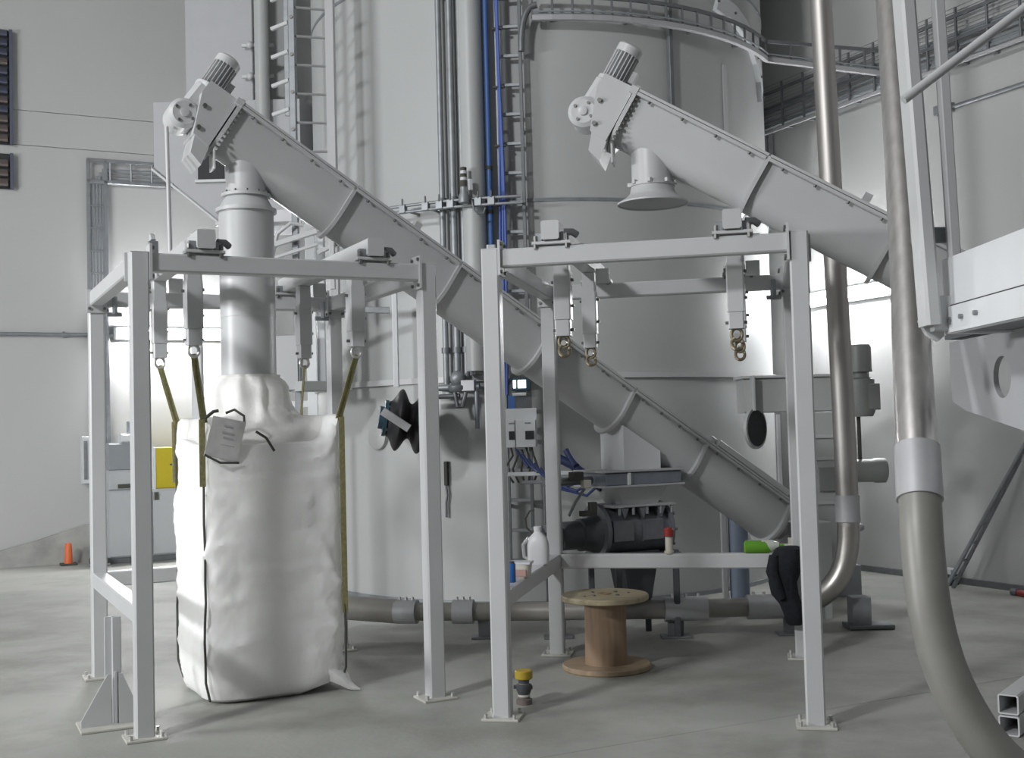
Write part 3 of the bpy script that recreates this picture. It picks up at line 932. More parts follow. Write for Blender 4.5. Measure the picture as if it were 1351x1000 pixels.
for d_ in (-88, -72, -56, -40):
    MB().beam(tp(d_, 5.32, 0), tp(d_, 5.32, .14), .03, .03).build('bracket', 'galvanised_dark', t)

# tray on the right wall
t = thing('wall_cable_tray', H(8.7, 9, 4.9), 'grey cable tray on the right wall, three rails high', 'cable tray')
for z, mt in ((4.93, 'coupling'), (5.16, 'galvanised_dark'), (5.38, 'galvanised_dark')):
    MB().beam(H(8.70, 6.3, z), H(8.70, 11.2, z), .03, .035, Z, .003).build('side_rail', mt, t)
b = 6.4
while b < 11.2:
    MB().beam(H(8.70, b, 4.93), H(8.70, b, 5.46), .025, .025).build('upright', 'galvanised_dark', t)
    MB().beam(H(8.70, b, 4.94), H(8.85, b, 4.94), .02, .02).build('bracket', 'galvanised', t)
    b += .36
m = MB()
for i, z in enumerate((4.99, 5.02, 5.06, 5.10, 5.20, 5.24)):
    m.tube([H(8.73 + .02 * (i % 3), 6.3, z), H(8.73 + .02 * (i % 3), 11.2, z)], .016, 6)
m.build('cable', 'grey_box', t)
m = MB()
for z in (5.26, 5.30, 5.34, 5.42, 5.46):
    m.beam(H(8.70, 6.3, z), H(8.70, 11.2, z), .006, .006, Z, .001)
m.build('wire_mesh', 'galvanised', t)
t = thing('wall_conduit', H(8.8, 7.4, 4.57), 'thin grey conduit with fitting high on the right wall', 'conduit')
MB().tube([H(8.82, 5.5, 4.57), H(8.82, 8.05, 4.57)], .02, 10).build('tube', 'galvanised', t)
MB().box(H(8.80, 8.12, 4.57), .07, .20, .09).build('junction_box', 'galvanised', t)
t = thing('drop_conduit', H(8.8, 11.0, 4.3), 'short dark conduit under the wall tray beside the tank', 'conduit')
MB().beam(H(8.80, 10.72, 4.0), H(8.80, 10.72, 4.95), .06, .06).build('tube', 'galvanised_dark', t)
for z in (4.2, 4.6):
    MB().box(H(8.83, 10.72, z), .04, .12, .03).build('clip', 'galvanised', t)

# ================================================================== left wall fittings
t = thing('wall_cable_ladder', H(2.0, 16.3, 5.0), 'pale cable ladder bent down the left wall', 'cable ladder')
for z in (5.03, 5.31):
    MB().beam(H(1.90, 16.27, z), H(4.4, 16.27, z), .03, .05).build('side_rail', 'galvanised', t)
for a in (1.92, 2.14):
    MB().beam(H(a, 16.27, 1.5), H(a, 16.27, 5.31), .03, .05, E1).build('side_rail', 'galvanised', t)
a = 2.2
while a < 4.4:
    MB().beam(H(a, 16.27, 5.03), H(a, 16.27, 5.31), .025, .025).build('rung', 'galvanised', t)
    a += .27
z = 1.7
while z < 5.3:
    MB().beam(H(1.92, 16.27, z), H(2.14, 16.27, z), .025, .025).build('rung', 'galvanised', t)
    z += .3
m = MB()
for i in range(5):
    m.tube([H(1.95 + .04 * i, 16.29, 1.5), H(1.95 + .04 * i, 16.29, 5.0 + .05 * i), H(4.4, 16.29, 5.06 + .05 * i)], .016, 6)
m.build('cable', 'grey_box', t)
t = thing('wall_conduit_run', H(0.5, 16.3, 2.98), 'long thin horizontal conduit along the left wall', 'conduit')
MB().tube([H(-5, 16.31, 2.98), H(2.3, 16.31, 2.98)], .025, 10).build('tube', 'galvanised', t)
for a in (-1.0, 0.5, 1.6):
    MB().box(H(a, 16.32, 2.98), .03, .04, .08).build('clip', 'galvanised', t)


def louvre(z0, z1, label):
    t = thing('wall_louvre', H(0.5, 16.3, z0), label, 'louvre')
    MB().box(H(0.47, 16.325, (z0 + z1) / 2), .98, .03, z1 - z0 + .04).build('frame', 'dark_gap', t)
    z = z0
    i = 0
    while z < z1 - .05:
        sl = MB()
        sl.prism([H(0.0, 16.31, z + .01), H(0.0, 16.23, z + .01), H(0.0, 16.23, z + .03), H(0.0, 16.31, z + .11)], E1 * .94)
        sl.build('slat', 'blue_slat' if z > 5.75 and i % 4 else 'brown_slat', t)
        z += .125
        i += 1
    MB().box(H(0.985, 16.30, (z0 + z1) / 2), .04, .10, z1 - z0 + .04).build('frame_edge', 'blue_slat', t)


louvre(5.46, 6.92, 'tall dark slatted louvre high on the left wall')
louvre(4.88, 5.30, 'short brown slatted louvre below the tall one')

# cabinet with boxes on it
t = thing('control_cabinet', H(2.6, 16.0, 0), 'low white cabinet against the left wall behind the bag', 'cabinet')
MB().box(H(2.60, 16.0, .50), 1.10, .5, .86, ch=.01).build('body', 'cabinet_white', t)
MB().box(H(2.60, 16.0, .035), 1.06, .46, .07).build('plinth', 'galvanised_dark', t)
for a in (2.33, 2.87):
    d_ = MB().box(H(a, 15.74, .50), .52, .02, .82).build('door', 'cabinet_white', t)
    MB().box(H(a + .22 * (1 if a < 2.6 else -1), 15.72, .84), .05, .02, .10).build('handle', 'cord_dark', d_)
MB().box(H(3.06, 15.72, .83), .06, .03, .14).build('handle', 'blue_slat', t)
t = thing('yellow_box', H(2.85, 16.0, .93), 'yellow box standing on the white cabinet', 'box')
MB().box(H(2.87, 15.98, 1.20), .42, .34, .54, ch=.01).build('body', 'yellow_paint', t)
MB().box(H(2.94, 15.80, 1.24), .20, .012, .018).build('handle', 'cord_dark', t)
MB().box(H(2.645, 15.98, 1.20), .03, .36, .55).build('side_plate', 'light_paint', t)
t = thing('grey_machine', H(2.25, 16.0, .93), 'grey machine housing on the cabinet beside the yellow box', 'machine')
MB().box(H(2.25, 15.98, 1.36), .34, .36, .36, ch=.02).build('housing', 'grey_box', t)
MB().box(H(2.25, 15.96, 1.06), .36, .36, .26, ch=.02).build('base', 'cabinet_white', t)
MB().box(H(2.30, 15.77, .985), .24, .02, .05).build('slot', 'cord_dark', t)
MB().box(H(2.32, 15.98, 1.60), .16, .3, .12, ch=.02).build('top_box', 'light_paint', t)
MB().box(H(2.36, 15.98, 1.74), .06, .06, .16).build('post', 'grey_box', t)
t = thing('wall_box', H(1.9, 16.25, .98), 'white switch box on the left wall beside the cabinet', 'box')
MB().box(H(1.90, 16.22, 1.33), .22, .2, .62, ch=.01).build('body', 'light_paint', t)
MB().box(H(1.83, 16.115, 1.33), .04, .02, .5).build('door_edge', 'galvanised', t)
t = thing('orange_marker', H(1.60, 16.02), 'small orange marker post by the left wall', 'marker')
MB().lathe(H(1.60, 16.02), Z, [(0.02, .055), (.26, .04), (.28, .03)], 12).build('post', 'orange_plastic', t)
MB().box(H(1.60, 16.02, .012), .2, .2, .024).build('foot', 'cord_dark', t)
t = thing('floor_clutter', H(1.98, 15.7, 0), 'small black block on the floor left of the cabinet', 'block')
MB().box(H(1.93, 15.72, .05), .22, .14, .08, ch=.02).build('block', 'cord_dark', t)
MB().box(H(1.93, 15.72, .012), .26, .18, .024).build('base', 'grey_box', t)

# ================================================================== dust filter behind left conveyor
fy = V((0.0, 11.0, 0))


def G(x, y, z):
    return V((x, y, z))


t = thing('dust_filter', G(-3.144, 13.663, 0.000), 'pale dust filter housing with sloping hopper behind the left conveyor', 'dust filter')
hop = MB().prism([G(-4.038, 13.300, 5.445), G(-4.038, 13.300, 4.695), G(-3.313, 13.300, 4.042), G(-2.358, 13.300, 4.042), G(-2.358, 13.300, 5.445)], V((.25, 1.0, 0)))
hop.build('hopper', 'filter_paint', t)
MB().box(G(-3.385, 13.282, 4.671), .29, .02, .30, V((1, 0, 0)), V((0, 1, 0))).build('opening', 'dark_gap', t)
MB().box(G(-3.385, 13.276, 4.514), .36, .04, .035, V((1, 0, 0)), V((0, 1, 0))).build('opening_rim', 'frame_paint', t)
MB().beam(G(-4.063, 13.288, 4.671), G(-3.289, 13.288, 4.018), .03, .03).build('edge_angle', 'frame_paint', t)
MB().beam(G(-3.337, 13.276, 4.018), G(-2.358, 13.276, 4.018), .06, .05).build('edge_angle', 'frame_paint', t)
MB().box(G(-2.962, 13.179, 4.526), .10, .10, .12).build('inspection_port', 'frame_paint', t)
tw = MB().beam(G(-3.289, 13.808, 5.421), G(-3.289, 13.808, 9.98), .80, .72, V((.06, 1, 0)), .01)
tw.build('tower', 'filter_paint', t)
tw = MB().beam(G(-2.684, 14.207, 5.421), G(-2.684, 14.207, 9.98), .5, .5, V((0.2, 1, 0)), .01).build('rear_tower', 'tank_paint', t)
for z in (6.10, 5.735):
    MB().beam(G(-3.023, 13.360, z), G(-2.660, 13.360, z), .03, .04).build('tie_bar', 'frame_paint', t)
    MB().sphere(G(-2.926, 13.348, z), .045).build('tie_knob', 'frame_paint', t)
MB().tube([G(-2.769, 13.240, 4.744), G(-2.769, 13.240, 9.9)], .082, 18).build('down_pipe', 'tank_paint', t)
for x, y in ((-3.87, 14.4), (-2.45, 14.4)):
    MB().beam(G(x, y, 0), G(x, y, 4.1), .12, .12).build('leg', 'light_paint', t)
MB().beam(G(-3.869, 14.388, 1.963), G(-2.418, 14.388, 1.963), .08, .08).build('leg_brace', 'light_paint', t)

# access ladder tower behind left conveyor
t = thing('access_tower', G(-1.85, 10.9, 0), 'white steel access ladder and columns between filter and tank', 'ladder')
MB().beam(G(-1.955, 10.7, 0), G(-1.955, 10.7, 8.5), .07, .06).build('column', 'galvanised', t)
bolts([G(-1.955, 10.668, 3.35 + .35 * i) for i in range(8)], (0, -1, 0), t, .018, .012)
MB().beam(G(-1.63, 10.9, 2.08), G(-1.63, 10.9, 8.5), .11, .08).build('column', 'conveyor_paint', t)
bolts([G(-1.63, 10.858, 3.4 + .28 * i) for i in range(10)], (0, -1, 0), t, .016, .012)
MB().beam(G(-1.78, 11.0, 2.08), G(-1.78, 11.0, 3.55), .10, .08).build('column', 'light_paint', t)
MB().beam(G(-2.12, 11.3, 4.7), G(-2.12, 11.3, 8.5), .03, .05).build('side_rail', 'galvanised', t)
z = 4.3
while z < 8:
    MB().beam(G(-2.16, 10.78, z), G(-1.99, 10.70, z + .03), .035, .035).build('rung', 'frame_paint', t)
    MB().tube([G(-1.92, 10.70, z - .1), G(-1.66, 10.9, z - .06)], .012, 8).build('rung', 'conveyor_paint', t)
    z += .27
MB().beam(G(-2.22, 10.6, 3.30), G(-1.74, 10.6, 3.44), .05, .05).build('platform_edge', 'frame_paint', t)
MB().beam(G(-2.22, 10.6, 3.18), G(-1.74, 10.6, 3.32), .03, .03).build('platform_edge', 'frame_paint', t)
MB().beam(G(-2.3, 10.62, 2.76), G(-1.1, 10.62, 2.70), .04, .06).build('cross_rail', 'galvanised', t)
MB().beam(G(-2.35, 10.75, 2.48), G(-1.9, 10.75, 2.48), .05, .06).build('cross_rail', 'galvanised', t)
MB().box(G(-2.2, 10.8, 2.25), .5, .3, .5, V((1, 0, 0)), V((0, 1, 0))).build('junction_box', 'conveyor_paint', t)
MB().box(G(-2.15, 10.85, 3.62), .34, .2, .12, V((1, 0, 0)), V((0, 1, 0))).build('cable_box', 'coupling', t)
MB().tube([G(-2.16, 10.62, 3.20), G(-2.10, 10.58, 3.42), G(-1.98, 10.6, 3.52), G(-1.86, 10.62, 3.50)], .018, 8).build('hose', 'frame_paint', t)
MB().beam(G(-1.60, 10.55, 2.9), G(-1.60, 10.55, 3.55), .05, .05).build('side_rail', 'frame_paint', t)
MB().beam(G(-1.05, 10.62, 2.0), G(-1.05, 10.62, 2.86), .06, .05).build('column', 'light_paint', t)
MB().beam(G(-1.74, 10.6, 3.24), G(-1.35, 10.62, 3.42), .04, .04).build('platform_edge', 'frame_paint', t)

MB().beam(G(-1.98, 10.66, 2.03), G(-1.58, 10.98, 2.03), .30, .09).build('cross_rail', 'tank_paint', t)

# ================================================================== bellows on the tank
BP = V((-1.02, 10.30, 1.70))
ba = V((.97, .16, -.16)).normalized()
t = thing('rubber_bellows', BP, 'black ribbed rubber bellows on a dark blue flange against the tank', 'bellows')
MB().lathe(BP - ba * .12, ba, [(0, .16), (.03, .16)], 24).build('flange', 'teal_iron', t)
MB().lathe(BP - ba * .16, ba, [(0, .10), (.05, .10)], 20).build('spigot', 'teal_iron', t)
pr = []
for i in range(41):
    q = i / 40
    pr.append((.38 * q, .215 + .060 * math.sin(2 * math.pi * 2 * q - math.pi / 2)))
MB().lathe(BP - ba * .08, ba, pr, 32).build('rubber_waves', 'black_rubber', t)
MB().lathe(BP + ba * .28, ba, [(0, .16), (.03, .16)], 24).build('flange', 'teal_iron', t)
bolts(circle(BP - ba * .09, ba, .135, 8), ba, t, .016, .03, 'coupling')
MB().beam(BP - ba * .10 + V((-.0, -.27, .06)), BP + ba * .13 + V((.0, -.28, -.06)), .03, .07).build('tie_plate', 'coupling', t)
MB().tube([BP + ba * .25, BP + ba * .25 + V((0, .2, 0)), BP + ba * .25 + V((0.0, .45, 0))], .09, 18).build('pipe_bend', 'tank_paint', t)
MB().tube([BP - ba * .10, BP - ba * .10 + V((0, .3, 0)), BP - ba * .10 + V((0.0, .75, 0))], .09, 18).build('pipe_bend', 'tank_paint', t)
t = thing('manhole_cover', tp(-127, 1.5, .02), 'round grey hatch on the tank left of the bellows', 'hatch')
MB().lathe(tp(-131, 1.55, .0), tn(-131), [(0, .12), (.04, .12), (.05, .10)], 28).build('cover', 'tank_paint', t)

# ================================================================== control boxes by the cable ladder
t = thing('control_box', V((.06, 10.2, 1.43)), 'white control box with two black displays behind the middle posts', 'control box')
X, Y = V((1, 0, 0)), V((0, 1, 0))
MB().box(G(.055, 10.27, 1.60), .30, .14, .34, X, Y, .008).build('body', 'light_paint', t)
for a, w in ((-.035, .09), (.105, .17)):
    d_ = MB().box(G(a, 10.19, 1.55), w, .02, .24, X, Y, .004).build('door', 'light_paint', t)
    MB().box(G(a + (.035 if w > .1 else .02), 10.178, 1.535), .075 if w > .1 else .05, .01, .075, X, Y, .003).build('display', 'dark_gap', d_)
    MB().box(G(a + .02, 10.178, 1.64), .05, .006, .012, X, Y, .001).build('vent', 'galvanised', d_)
m = MB()
for i in range(5):
    x = -.03 + .045 * i
    m.tube([G(x, 10.25, 1.45), G(x + .02, 10.24, 1.36), G(x + .03 * (i - 2), 10.26, 1.24), G(x + .02, 10.3, 1.12)], .010, 6)
m.build('cable', 'cord_dark', t)
MB().box(G(.06, 10.23, 1.425), .08, .06, .03, X, Y).build('gland', 'galvanised', t)
MB().beam(G(.055, 10.34, 1.6), G(.055, 10.5, 1.6), .2, .04).build('wall_bracket', 'galvanised', t)
t = thing('glow_box', G(.07, 10.3, 1.95), 'small bright glowing box above the white control box', 'lamp')
MB().box(G(.075, 10.33, 1.985), .16, .10, .11, X, Y).build('housing', 'teal_iron', t)
MB().box(G(.085, 10.275, 1.985), .07, .012, .07, X, Y).build('lens', 'small_glow', t)  # two emissive panes make a small bright spot here
MB().box(G(.02, 10.275, 1.985), .022, .012, .07, X, Y).build('lens', 'small_glow', t)  # second emissive pane of the small bright spot
MB().beam(G(.075, 10.37, 1.98), G(.075, 10.55, 1.98), .05, .05).build('arm', 'galvanised_dark', t)
MB().box(G(.06, 10.3, 1.895), .12, .10, .025, X, Y).build('shelf', 'light_paint', t)
t = thing('blue_junction', G(.02, 10.3, 1.78), 'tall dark box with blue side just above the control box', 'box')
MB().box(G(.10, 10.36, 1.83), .14, .10, .12, X, Y).build('body', 'galvanised_dark', t)
MB().box(G(-.01, 10.36, 1.83), .06, .10, .12, X, Y).build('blue_side', 'blue_hose', t)
# twin horizontal support bars and blue hoses
t = thing('pipe_rack', G(.2, 10.1, 1.1), 'pale double bar rack carrying blue air hoses behind the post', 'rack')
MB().beam(G(-.06, 10.15, 1.20), G(.50, 10.15, 1.20), .04, .035).build('bar', 'light_paint', t)
MB().beam(G(.06, 10.12, 1.13), G(.46, 10.12, 1.13), .04, .03).build('bar', 'galvanised', t)
MB().beam(G(.27, 10.15, .45), G(.27, 10.15, 1.2), .04, .05).build('upright', 'galvanised_dark', t)
MB().beam(G(-.05, 10.15, 0.0), G(-.05, 10.15, 1.2), .03, .03).build('upright', 'galvanised', t)
MB().beam(G(.27, 10.15, 0.0), G(.27, 10.15, .45), .05, .05).build('upright', 'galvanised_dark', t)
t = thing('air_hoses', G(.5, 9.9, 1.1), 'tangle of blue air hoses behind the second frame', 'hose')
for i in range(7):
    p0 = G(.02 + .05 * i, 10.02 - .03 * i, 1.42 - .04 * i)
    MB().tube([p0, p0 + V((.06, .02, -.10)), p0 + V((.10 + .03 * i, -.03, -.16)), G(.62 + .03 * i, 9.1, 1.20 + .012 * i)][:3 if i < 3 else 4], .012, 8).build('hose', 'hose_navy', t)
MB().tube([G(.32, 9.0, 1.37), G(.44, 8.95, 1.31), G(.56, 8.9, 1.21), G(.66, 8.85, 1.13)], .035, 10).build('hose_bundle', 'hose_navy', t)
MB().tube([G(.40, 9.0, 1.42), G(.44, 8.95, 1.34), G(.47, 8.9, 1.30)], .025, 10).build('hose_bundle', 'hose_navy', t)

# ================================================================== chute, slide gate, rotary valve under conveyor 1
def S1(s, w, z):                                  # along conveyor 1's plan line
    return C1 + f1.x * (s + 0.015) + f1.y * w + Z * z


ch = thing('rotary_valve', S1(2.85, 0, 0), 'dark grey rotary valve under a slide gate below the left conveyor', 'valve')
MB().prism([S1(2.715, -.165, 1.26), S1(3.035, -.165, 1.26), S1(3.035, -.165, 1.40), S1(2.715, -.165, 1.60)], f1.y * .33).build('chute', 'light_paint', ch)
gt = MB()
gt.box(S1(2.855, 0, 1.205), .66, .42, .09, f1.x, f1.y)
gt.build('slide_gate', 'gate_steel', ch)
for z in (1.262, 1.152):
    MB().box(S1(2.855, 0, z), .70, .46, .016, f1.x, f1.y, .003).build('gate_flange', 'coupling', ch)
MB().box(S1(2.72, -.22, 1.205), .02, .02, .09, f1.x, f1.y).build('gate_lug', 'light_paint', ch)
MB().tube([S1(2.5, -.05, 1.2), S1(2.1, -.05, 1.2)], .03, 12).build('gate_cylinder', 'galvanised_dark', ch)
MB().box(S1(2.33, -.12, 1.24), .08, .08, .06, f1.x, f1.y).build('gate_switch', 'cord_dark', ch)
MB().box(S1(2.40, -.14, 1.18), .06, .05, .06, f1.x, f1.y).build('gate_switch', 'cream_plastic', ch)
d_, s_, u_ = f1.x, f1.y, Z


def sq(a, b, z):
    return [S1(2.87 + x * a, y * b, z) for x, y in ((-1, -1), (1, -1), (1, 1), (-1, 1))]


MB().loft([sq(.225, .17, 1.145), sq(.15, .13, 1.012)], smooth=False).build('cone', 'conveyor_paint', ch)
MB().box(S1(2.87, 0, 1.003), .54, .40, .018, f1.x, f1.y, .003).build('valve_flange', 'coupling', ch)
bolts([S1(2.87 + x, -.185, .99) for x in (-.22, -.1, .02, .14, .24)], -Z, ch, .012, .05, 'galvanised')
MB().lathe(S1(2.540, 0, .815), f1.x, [(0, .17), (.0, .205), (.035, .205), (.035, .175), (.55, .175), (.55, .205), (.585, .205), (.585, .17)], 30).build('rotor_housing', 'valve_grey', ch)
for s in (2.68, 2.94):
    MB().box(S1(s, -.16, .82), .17, .06, .16, f1.x, f1.y, .01).build('housing_pad', 'valve_grey', ch)
for s in (2.66, 2.82, 2.98):
    MB().prism([S1(s, -.19, .99), S1(s + .07, -.19, .99), S1(s + .035, -.19, .91)], f1.y * .1).build('housing_rib', 'valve_grey', ch)
bolts(circle(S1(3.127, 0, .815), f1.x, .19, 10), f1.x, ch, .013, .02)
MB().lathe(S1(2.240, 0, .80), f1.x, [(0, .09), (.02, .105), (.16, .105), (.17, .12), (.24, .12), (.30, .15)], 24).build('gear_unit', 'valve_dark', ch)
MB().lathe(S1(2.020, 0, .80), f1.x, [(0, .06), (.02, .085), (.22, .085)], 20).build('motor', 'valve_dark', ch)
MB().box(S1(2.140, -.08, .87), .10, .08, .05, f1.x, f1.y).build('terminal_box', 'galvanised', ch)
MB().box(S1(2.460, -.12, 1.0), .05, .05, .09, f1.x, f1.y).build('sensor', 'cord_dark', ch)
MB().box(S1(2.400, -.12, .965), .08, .05, .04, f1.x, f1.y).build('sensor', 'cord_dark', ch)
MB().loft([sq(.16, .12, .66), sq(.10, .09, .30)], smooth=False).build('outlet', 'valve_dark', ch)
MB().tube([S1(2.30, -.05, .95), S1(2.33, -.1, 1.05), S1(2.42, -.08, 1.14)], .012, 8).build('cable', 'galvanised', ch)
for s, w in ((2.62, -.2), (3.12, -.2), (2.62, .2), (3.12, .2)):
    MB().beam(S1(s, w, 0), S1(s, w, .66), .045, .045).build('leg', 'valve_dark', ch)
MB().box(S1(2.87, 0, .63), .56, .46, .03, f1.x, f1.y).build('stand_plate', 'valve_dark', ch)

# ================================================================== floor pipe with rear riser
PY = 8.86
t = thing('conveying_pipe', V((1.5, PY, 0)), 'steel conveying pipe along the floor rising at the right rear', 'pipe')
r0 = .083
elb = arc(G(1.98, PY, .21), G(2.505, PY, .21), G(2.505, PY, .80), 12)
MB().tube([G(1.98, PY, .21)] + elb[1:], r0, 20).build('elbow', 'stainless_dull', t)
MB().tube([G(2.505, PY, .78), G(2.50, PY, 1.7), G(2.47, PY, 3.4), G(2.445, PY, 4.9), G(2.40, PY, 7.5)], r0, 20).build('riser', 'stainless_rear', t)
MB().tube([G(-1.0, PY + .3, .20), G(.2, PY + .12, .20), G(1.05, PY, .21), G(1.98, PY, .21)], r0 - .012, 20).build('floor_run', 'pipe_grey', t)
MB().tube([G(-1.55, PY + .42, .24), G(-1.25, PY + .38, .22), G(-.92, PY + .30, .20)], r0 + .012, 20).build('left_bend', 'pipe_grey', t)
for a, b in ((G(-.95, PY + .30, .20), G(-.78, PY + .26, .20)), (G(-.50, PY + .22, .20), G(-.34, PY + .20, .20)), (G(1.10, PY, .21), G(1.42, PY, .21)), (G(1.72, PY, .21), G(1.98, PY, .21)), (G(2.503, PY, .83), G(2.502, PY, 1.03))):
    cp = MB().tube([a, b], r0 + .010, 20).build('pipe_coupling', 'coupling', t)
    if abs(a.z - b.z) < .1:
        bolts([a.lerp(b, q) + Z * (r0 + .012) for q in (.2, .5, .8)], Z, cp, .012, .018, 'bolt_bright')
for x in (-.25, .30, 1.18, 2.05):
    yy = PY + (.3 * max(0, (1.05 - x)) / 2.05 if x < 1.05 else 0)
    MB().beam(G(x, yy, 0), G(x, yy, .14), .03, .12).build('pipe_stand', 'galvanised_dark', t)
    MB().box(G(x, yy, .008), .22, .16, .016, X, Y).build('pipe_stand', 'galvanised_dark', t)
MB().box(G(2.62, PY + .2, .12), .14, .16, .24, X, Y).build('pipe_stand', 'galvanised', t)
MB().box(G(2.68, PY + .18, .02), .34, .22, .03, X, Y).build('pipe_stand', 'galvanised_dark', t)

# ================================================================== front steel pipe at right
t = thing('front_pipe', V((1.9, 4.25, 0)), 'large shiny steel pipe in front at right, sweeping round near the floor', 'pipe')
def spline(pts, n=5):
    out = []
    P = [pts[0]] + pts + [pts[-1]]
    for i in range(1, len(P) - 2):
        for j in range(n):
            s = j / n
            a, b, c, d = P[i - 1], P[i], P[i + 1], P[i + 2]
            out.append(0.5 * ((2 * b) + (c - a) * s + (2 * a - 5 * b + 4 * c - d) * s * s + (3 * b - a - 3 * c + d) * s ** 3))
    out.append(pts[-1])
    return out


top_ = [G(1.494, 4.33, 1.128), G(1.515, 4.40, 1.318), G(1.594, 4.65, 1.813), G(1.692, 4.95, 2.409), G(1.855, 5.5, 3.591), G(2.05, 6.2, 5.2)]
bot_ = [G(1.494, 4.33, 1.128), G(1.492, 4.28, .914), G(1.52, 4.25, .728), G(1.573, 4.22, .572), G(1.66, 4.2, .425), G(1.80, 4.2, .30), G(2.02, 4.2, .21), G(2.45, 4.2, .16), G(3.4, 4.2, .16)]
path = spline(bot_[::-1] + top_[1:])
cut = max(i for i, p_ in enumerate(path) if p_.z < 1.37)
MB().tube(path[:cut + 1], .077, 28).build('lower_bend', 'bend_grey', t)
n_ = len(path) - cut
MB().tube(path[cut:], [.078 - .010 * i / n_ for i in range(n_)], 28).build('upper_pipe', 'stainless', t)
sl = [p_ for p_ in path if 1.285 < p_.z < 1.50]
a_, b_ = path[cut], path[cut + 2]
MB().tube([a_.lerp(b_, -.15), a_.lerp(b_, .3), a_.lerp(b_, .98)], .085, 28).build('pipe_sleeve', 'coupling', t)

# ================================================================== platform at the right edge
t = thing('platform', V((2.2, 3.4, 0)), 'white steel platform side with handrail posts at the right edge', 'platform')
px = 1.62
MB().box(G(px + .012, 3.0, 2.045), .024, 2.72, .28, X, Y, .003).build('side_plate', 'light_paint', t)
sp = MB().box(G(px - .006, 2.98, 1.955), .014, 2.64, .095, X, Y, .002).build('kick_strip', 'light_paint', t)
bolts([G(px - .014, y, 1.955) for y in (4.15, 4.02, 3.4)], -X, sp, .010, .012, 'galvanised')
MB().beam(G(px - .001, 1.65, 2.006), G(px - .001, 4.30, 2.006), .006, .007).build('strip_joint', 'dark_gap', t)
MB().box(G(px + .55, 3.0, 1.93), 1.1, 2.7, .03, X, Y, .003).build('deck', 'galvanised_dark', t)
MB().box(G(px + .60, 4.65, 1.935), .75, .64, .02, X, Y, .003).build('deck_end', 'galvanised_dark', t)
MB().box(G(px + .55, 4.345, 2.045), 1.1, .02, .28, X, Y, .003).build('end_plate', 'light_paint', t)
bolts([G(px - .002, 4.27, 1.95)], -X, t, .016, .014, 'galvanised')
MB().beam(G(1.545, 4.30, 1.935), G(1.487, 4.32, 3.6), .055, .11, Y, .01).build('handrail_post', 'frame_paint', t)
MB().prism([G(1.517, 4.36, 1.96), G(1.607, 4.36, 1.96), G(1.607, 4.36, 1.90), G(1.585, 4.36, 1.88), G(1.545, 4.36, 1.905)], V((0, -.03, 0))).build('post_foot', 'frame_paint', t)
MB().box(G(1.60, 4.31, 1.98), .09, .05, .13, X, Y).build('post_foot', 'frame_paint', t)
MB().beam(G(1.645, 4.30, 2.14), G(1.617, 4.31, 3.6), .036, .05, Y, .004).build('handrail_post', 'frame_paint', t)
MB().tube([G(1.377, 4.0, 2.696), G(1.82, 4.0, 3.015), G(2.2, 4.0, 3.29)], .0165, 14).build('brace_rod', 'frame_paint', t)
MB().box(G(1.575, 4.36, 2.28), .13, .02, .06, X, Y).build('rail_clamp', 'galvanised', t)
# gusset with round hole, under the deck
NH = 40
gx = 1.86
out = [(4.96, 1.915), (4.96, 1.67), (4.90, 1.637), (3.6, 1.44), (2.4, 1.44), (2.4, 1.915)]
hc, hr = (4.44, 1.745), .080
outer = []
seg = [(V((a[0], a[1], 0)), V((b[0], b[1], 0))) for a, b in zip(out, out[1:] + out[:1])]
for j in range(NH):
    q = 2 * math.pi * j / NH
    dr = V((math.cos(q), math.sin(q), 0))
    best = 9
    for a, b in seg:
        e = b - a
        den = dr.x * e.y - dr.y * e.x
        if abs(den) < 1e-9:
            continue
        w = a - V((hc[0], hc[1], 0))
        s = (w.x * e.y - w.y * e.x) / den
        k = (w.x * dr.y - w.y * dr.x) / den
        if s > 0 and -1e-6 <= k <= 1 + 1e-6:
            best = min(best, s)
    outer.append((hc[0] + dr.x * best, hc[1] + dr.y * best))
inner = [(hc[0] + hr * math.cos(2 * math.pi * j / NH), hc[1] + hr * math.sin(2 * math.pi * j / NH)) for j in range(NH)]
R4 = [[G(gx, a, b) for a, b in outer], [G(gx, a, b) for a, b in inner], [G(gx + .02, a, b) for a, b in inner], [G(gx + .02, a, b) for a, b in outer]]
MB().loft(R4, cyclic=True, smooth=False).build('gusset_plate', 'filter_paint', t)
MB().beam(G(1.655, 4.33, 1.88), G(1.655, 4.33, 0.012), .05, .05).build('leg', 'light_paint', t) if False else None
MB().beam(G(2.55, 4.25, 0.0), G(2.55, 4.25, 1.92), .10, .10).build('leg', 'light_paint', t)
MB().beam(G(2.55, 1.9, 0.0), G(2.55, 1.9, 1.92), .10, .10).build('leg', 'light_paint', t)

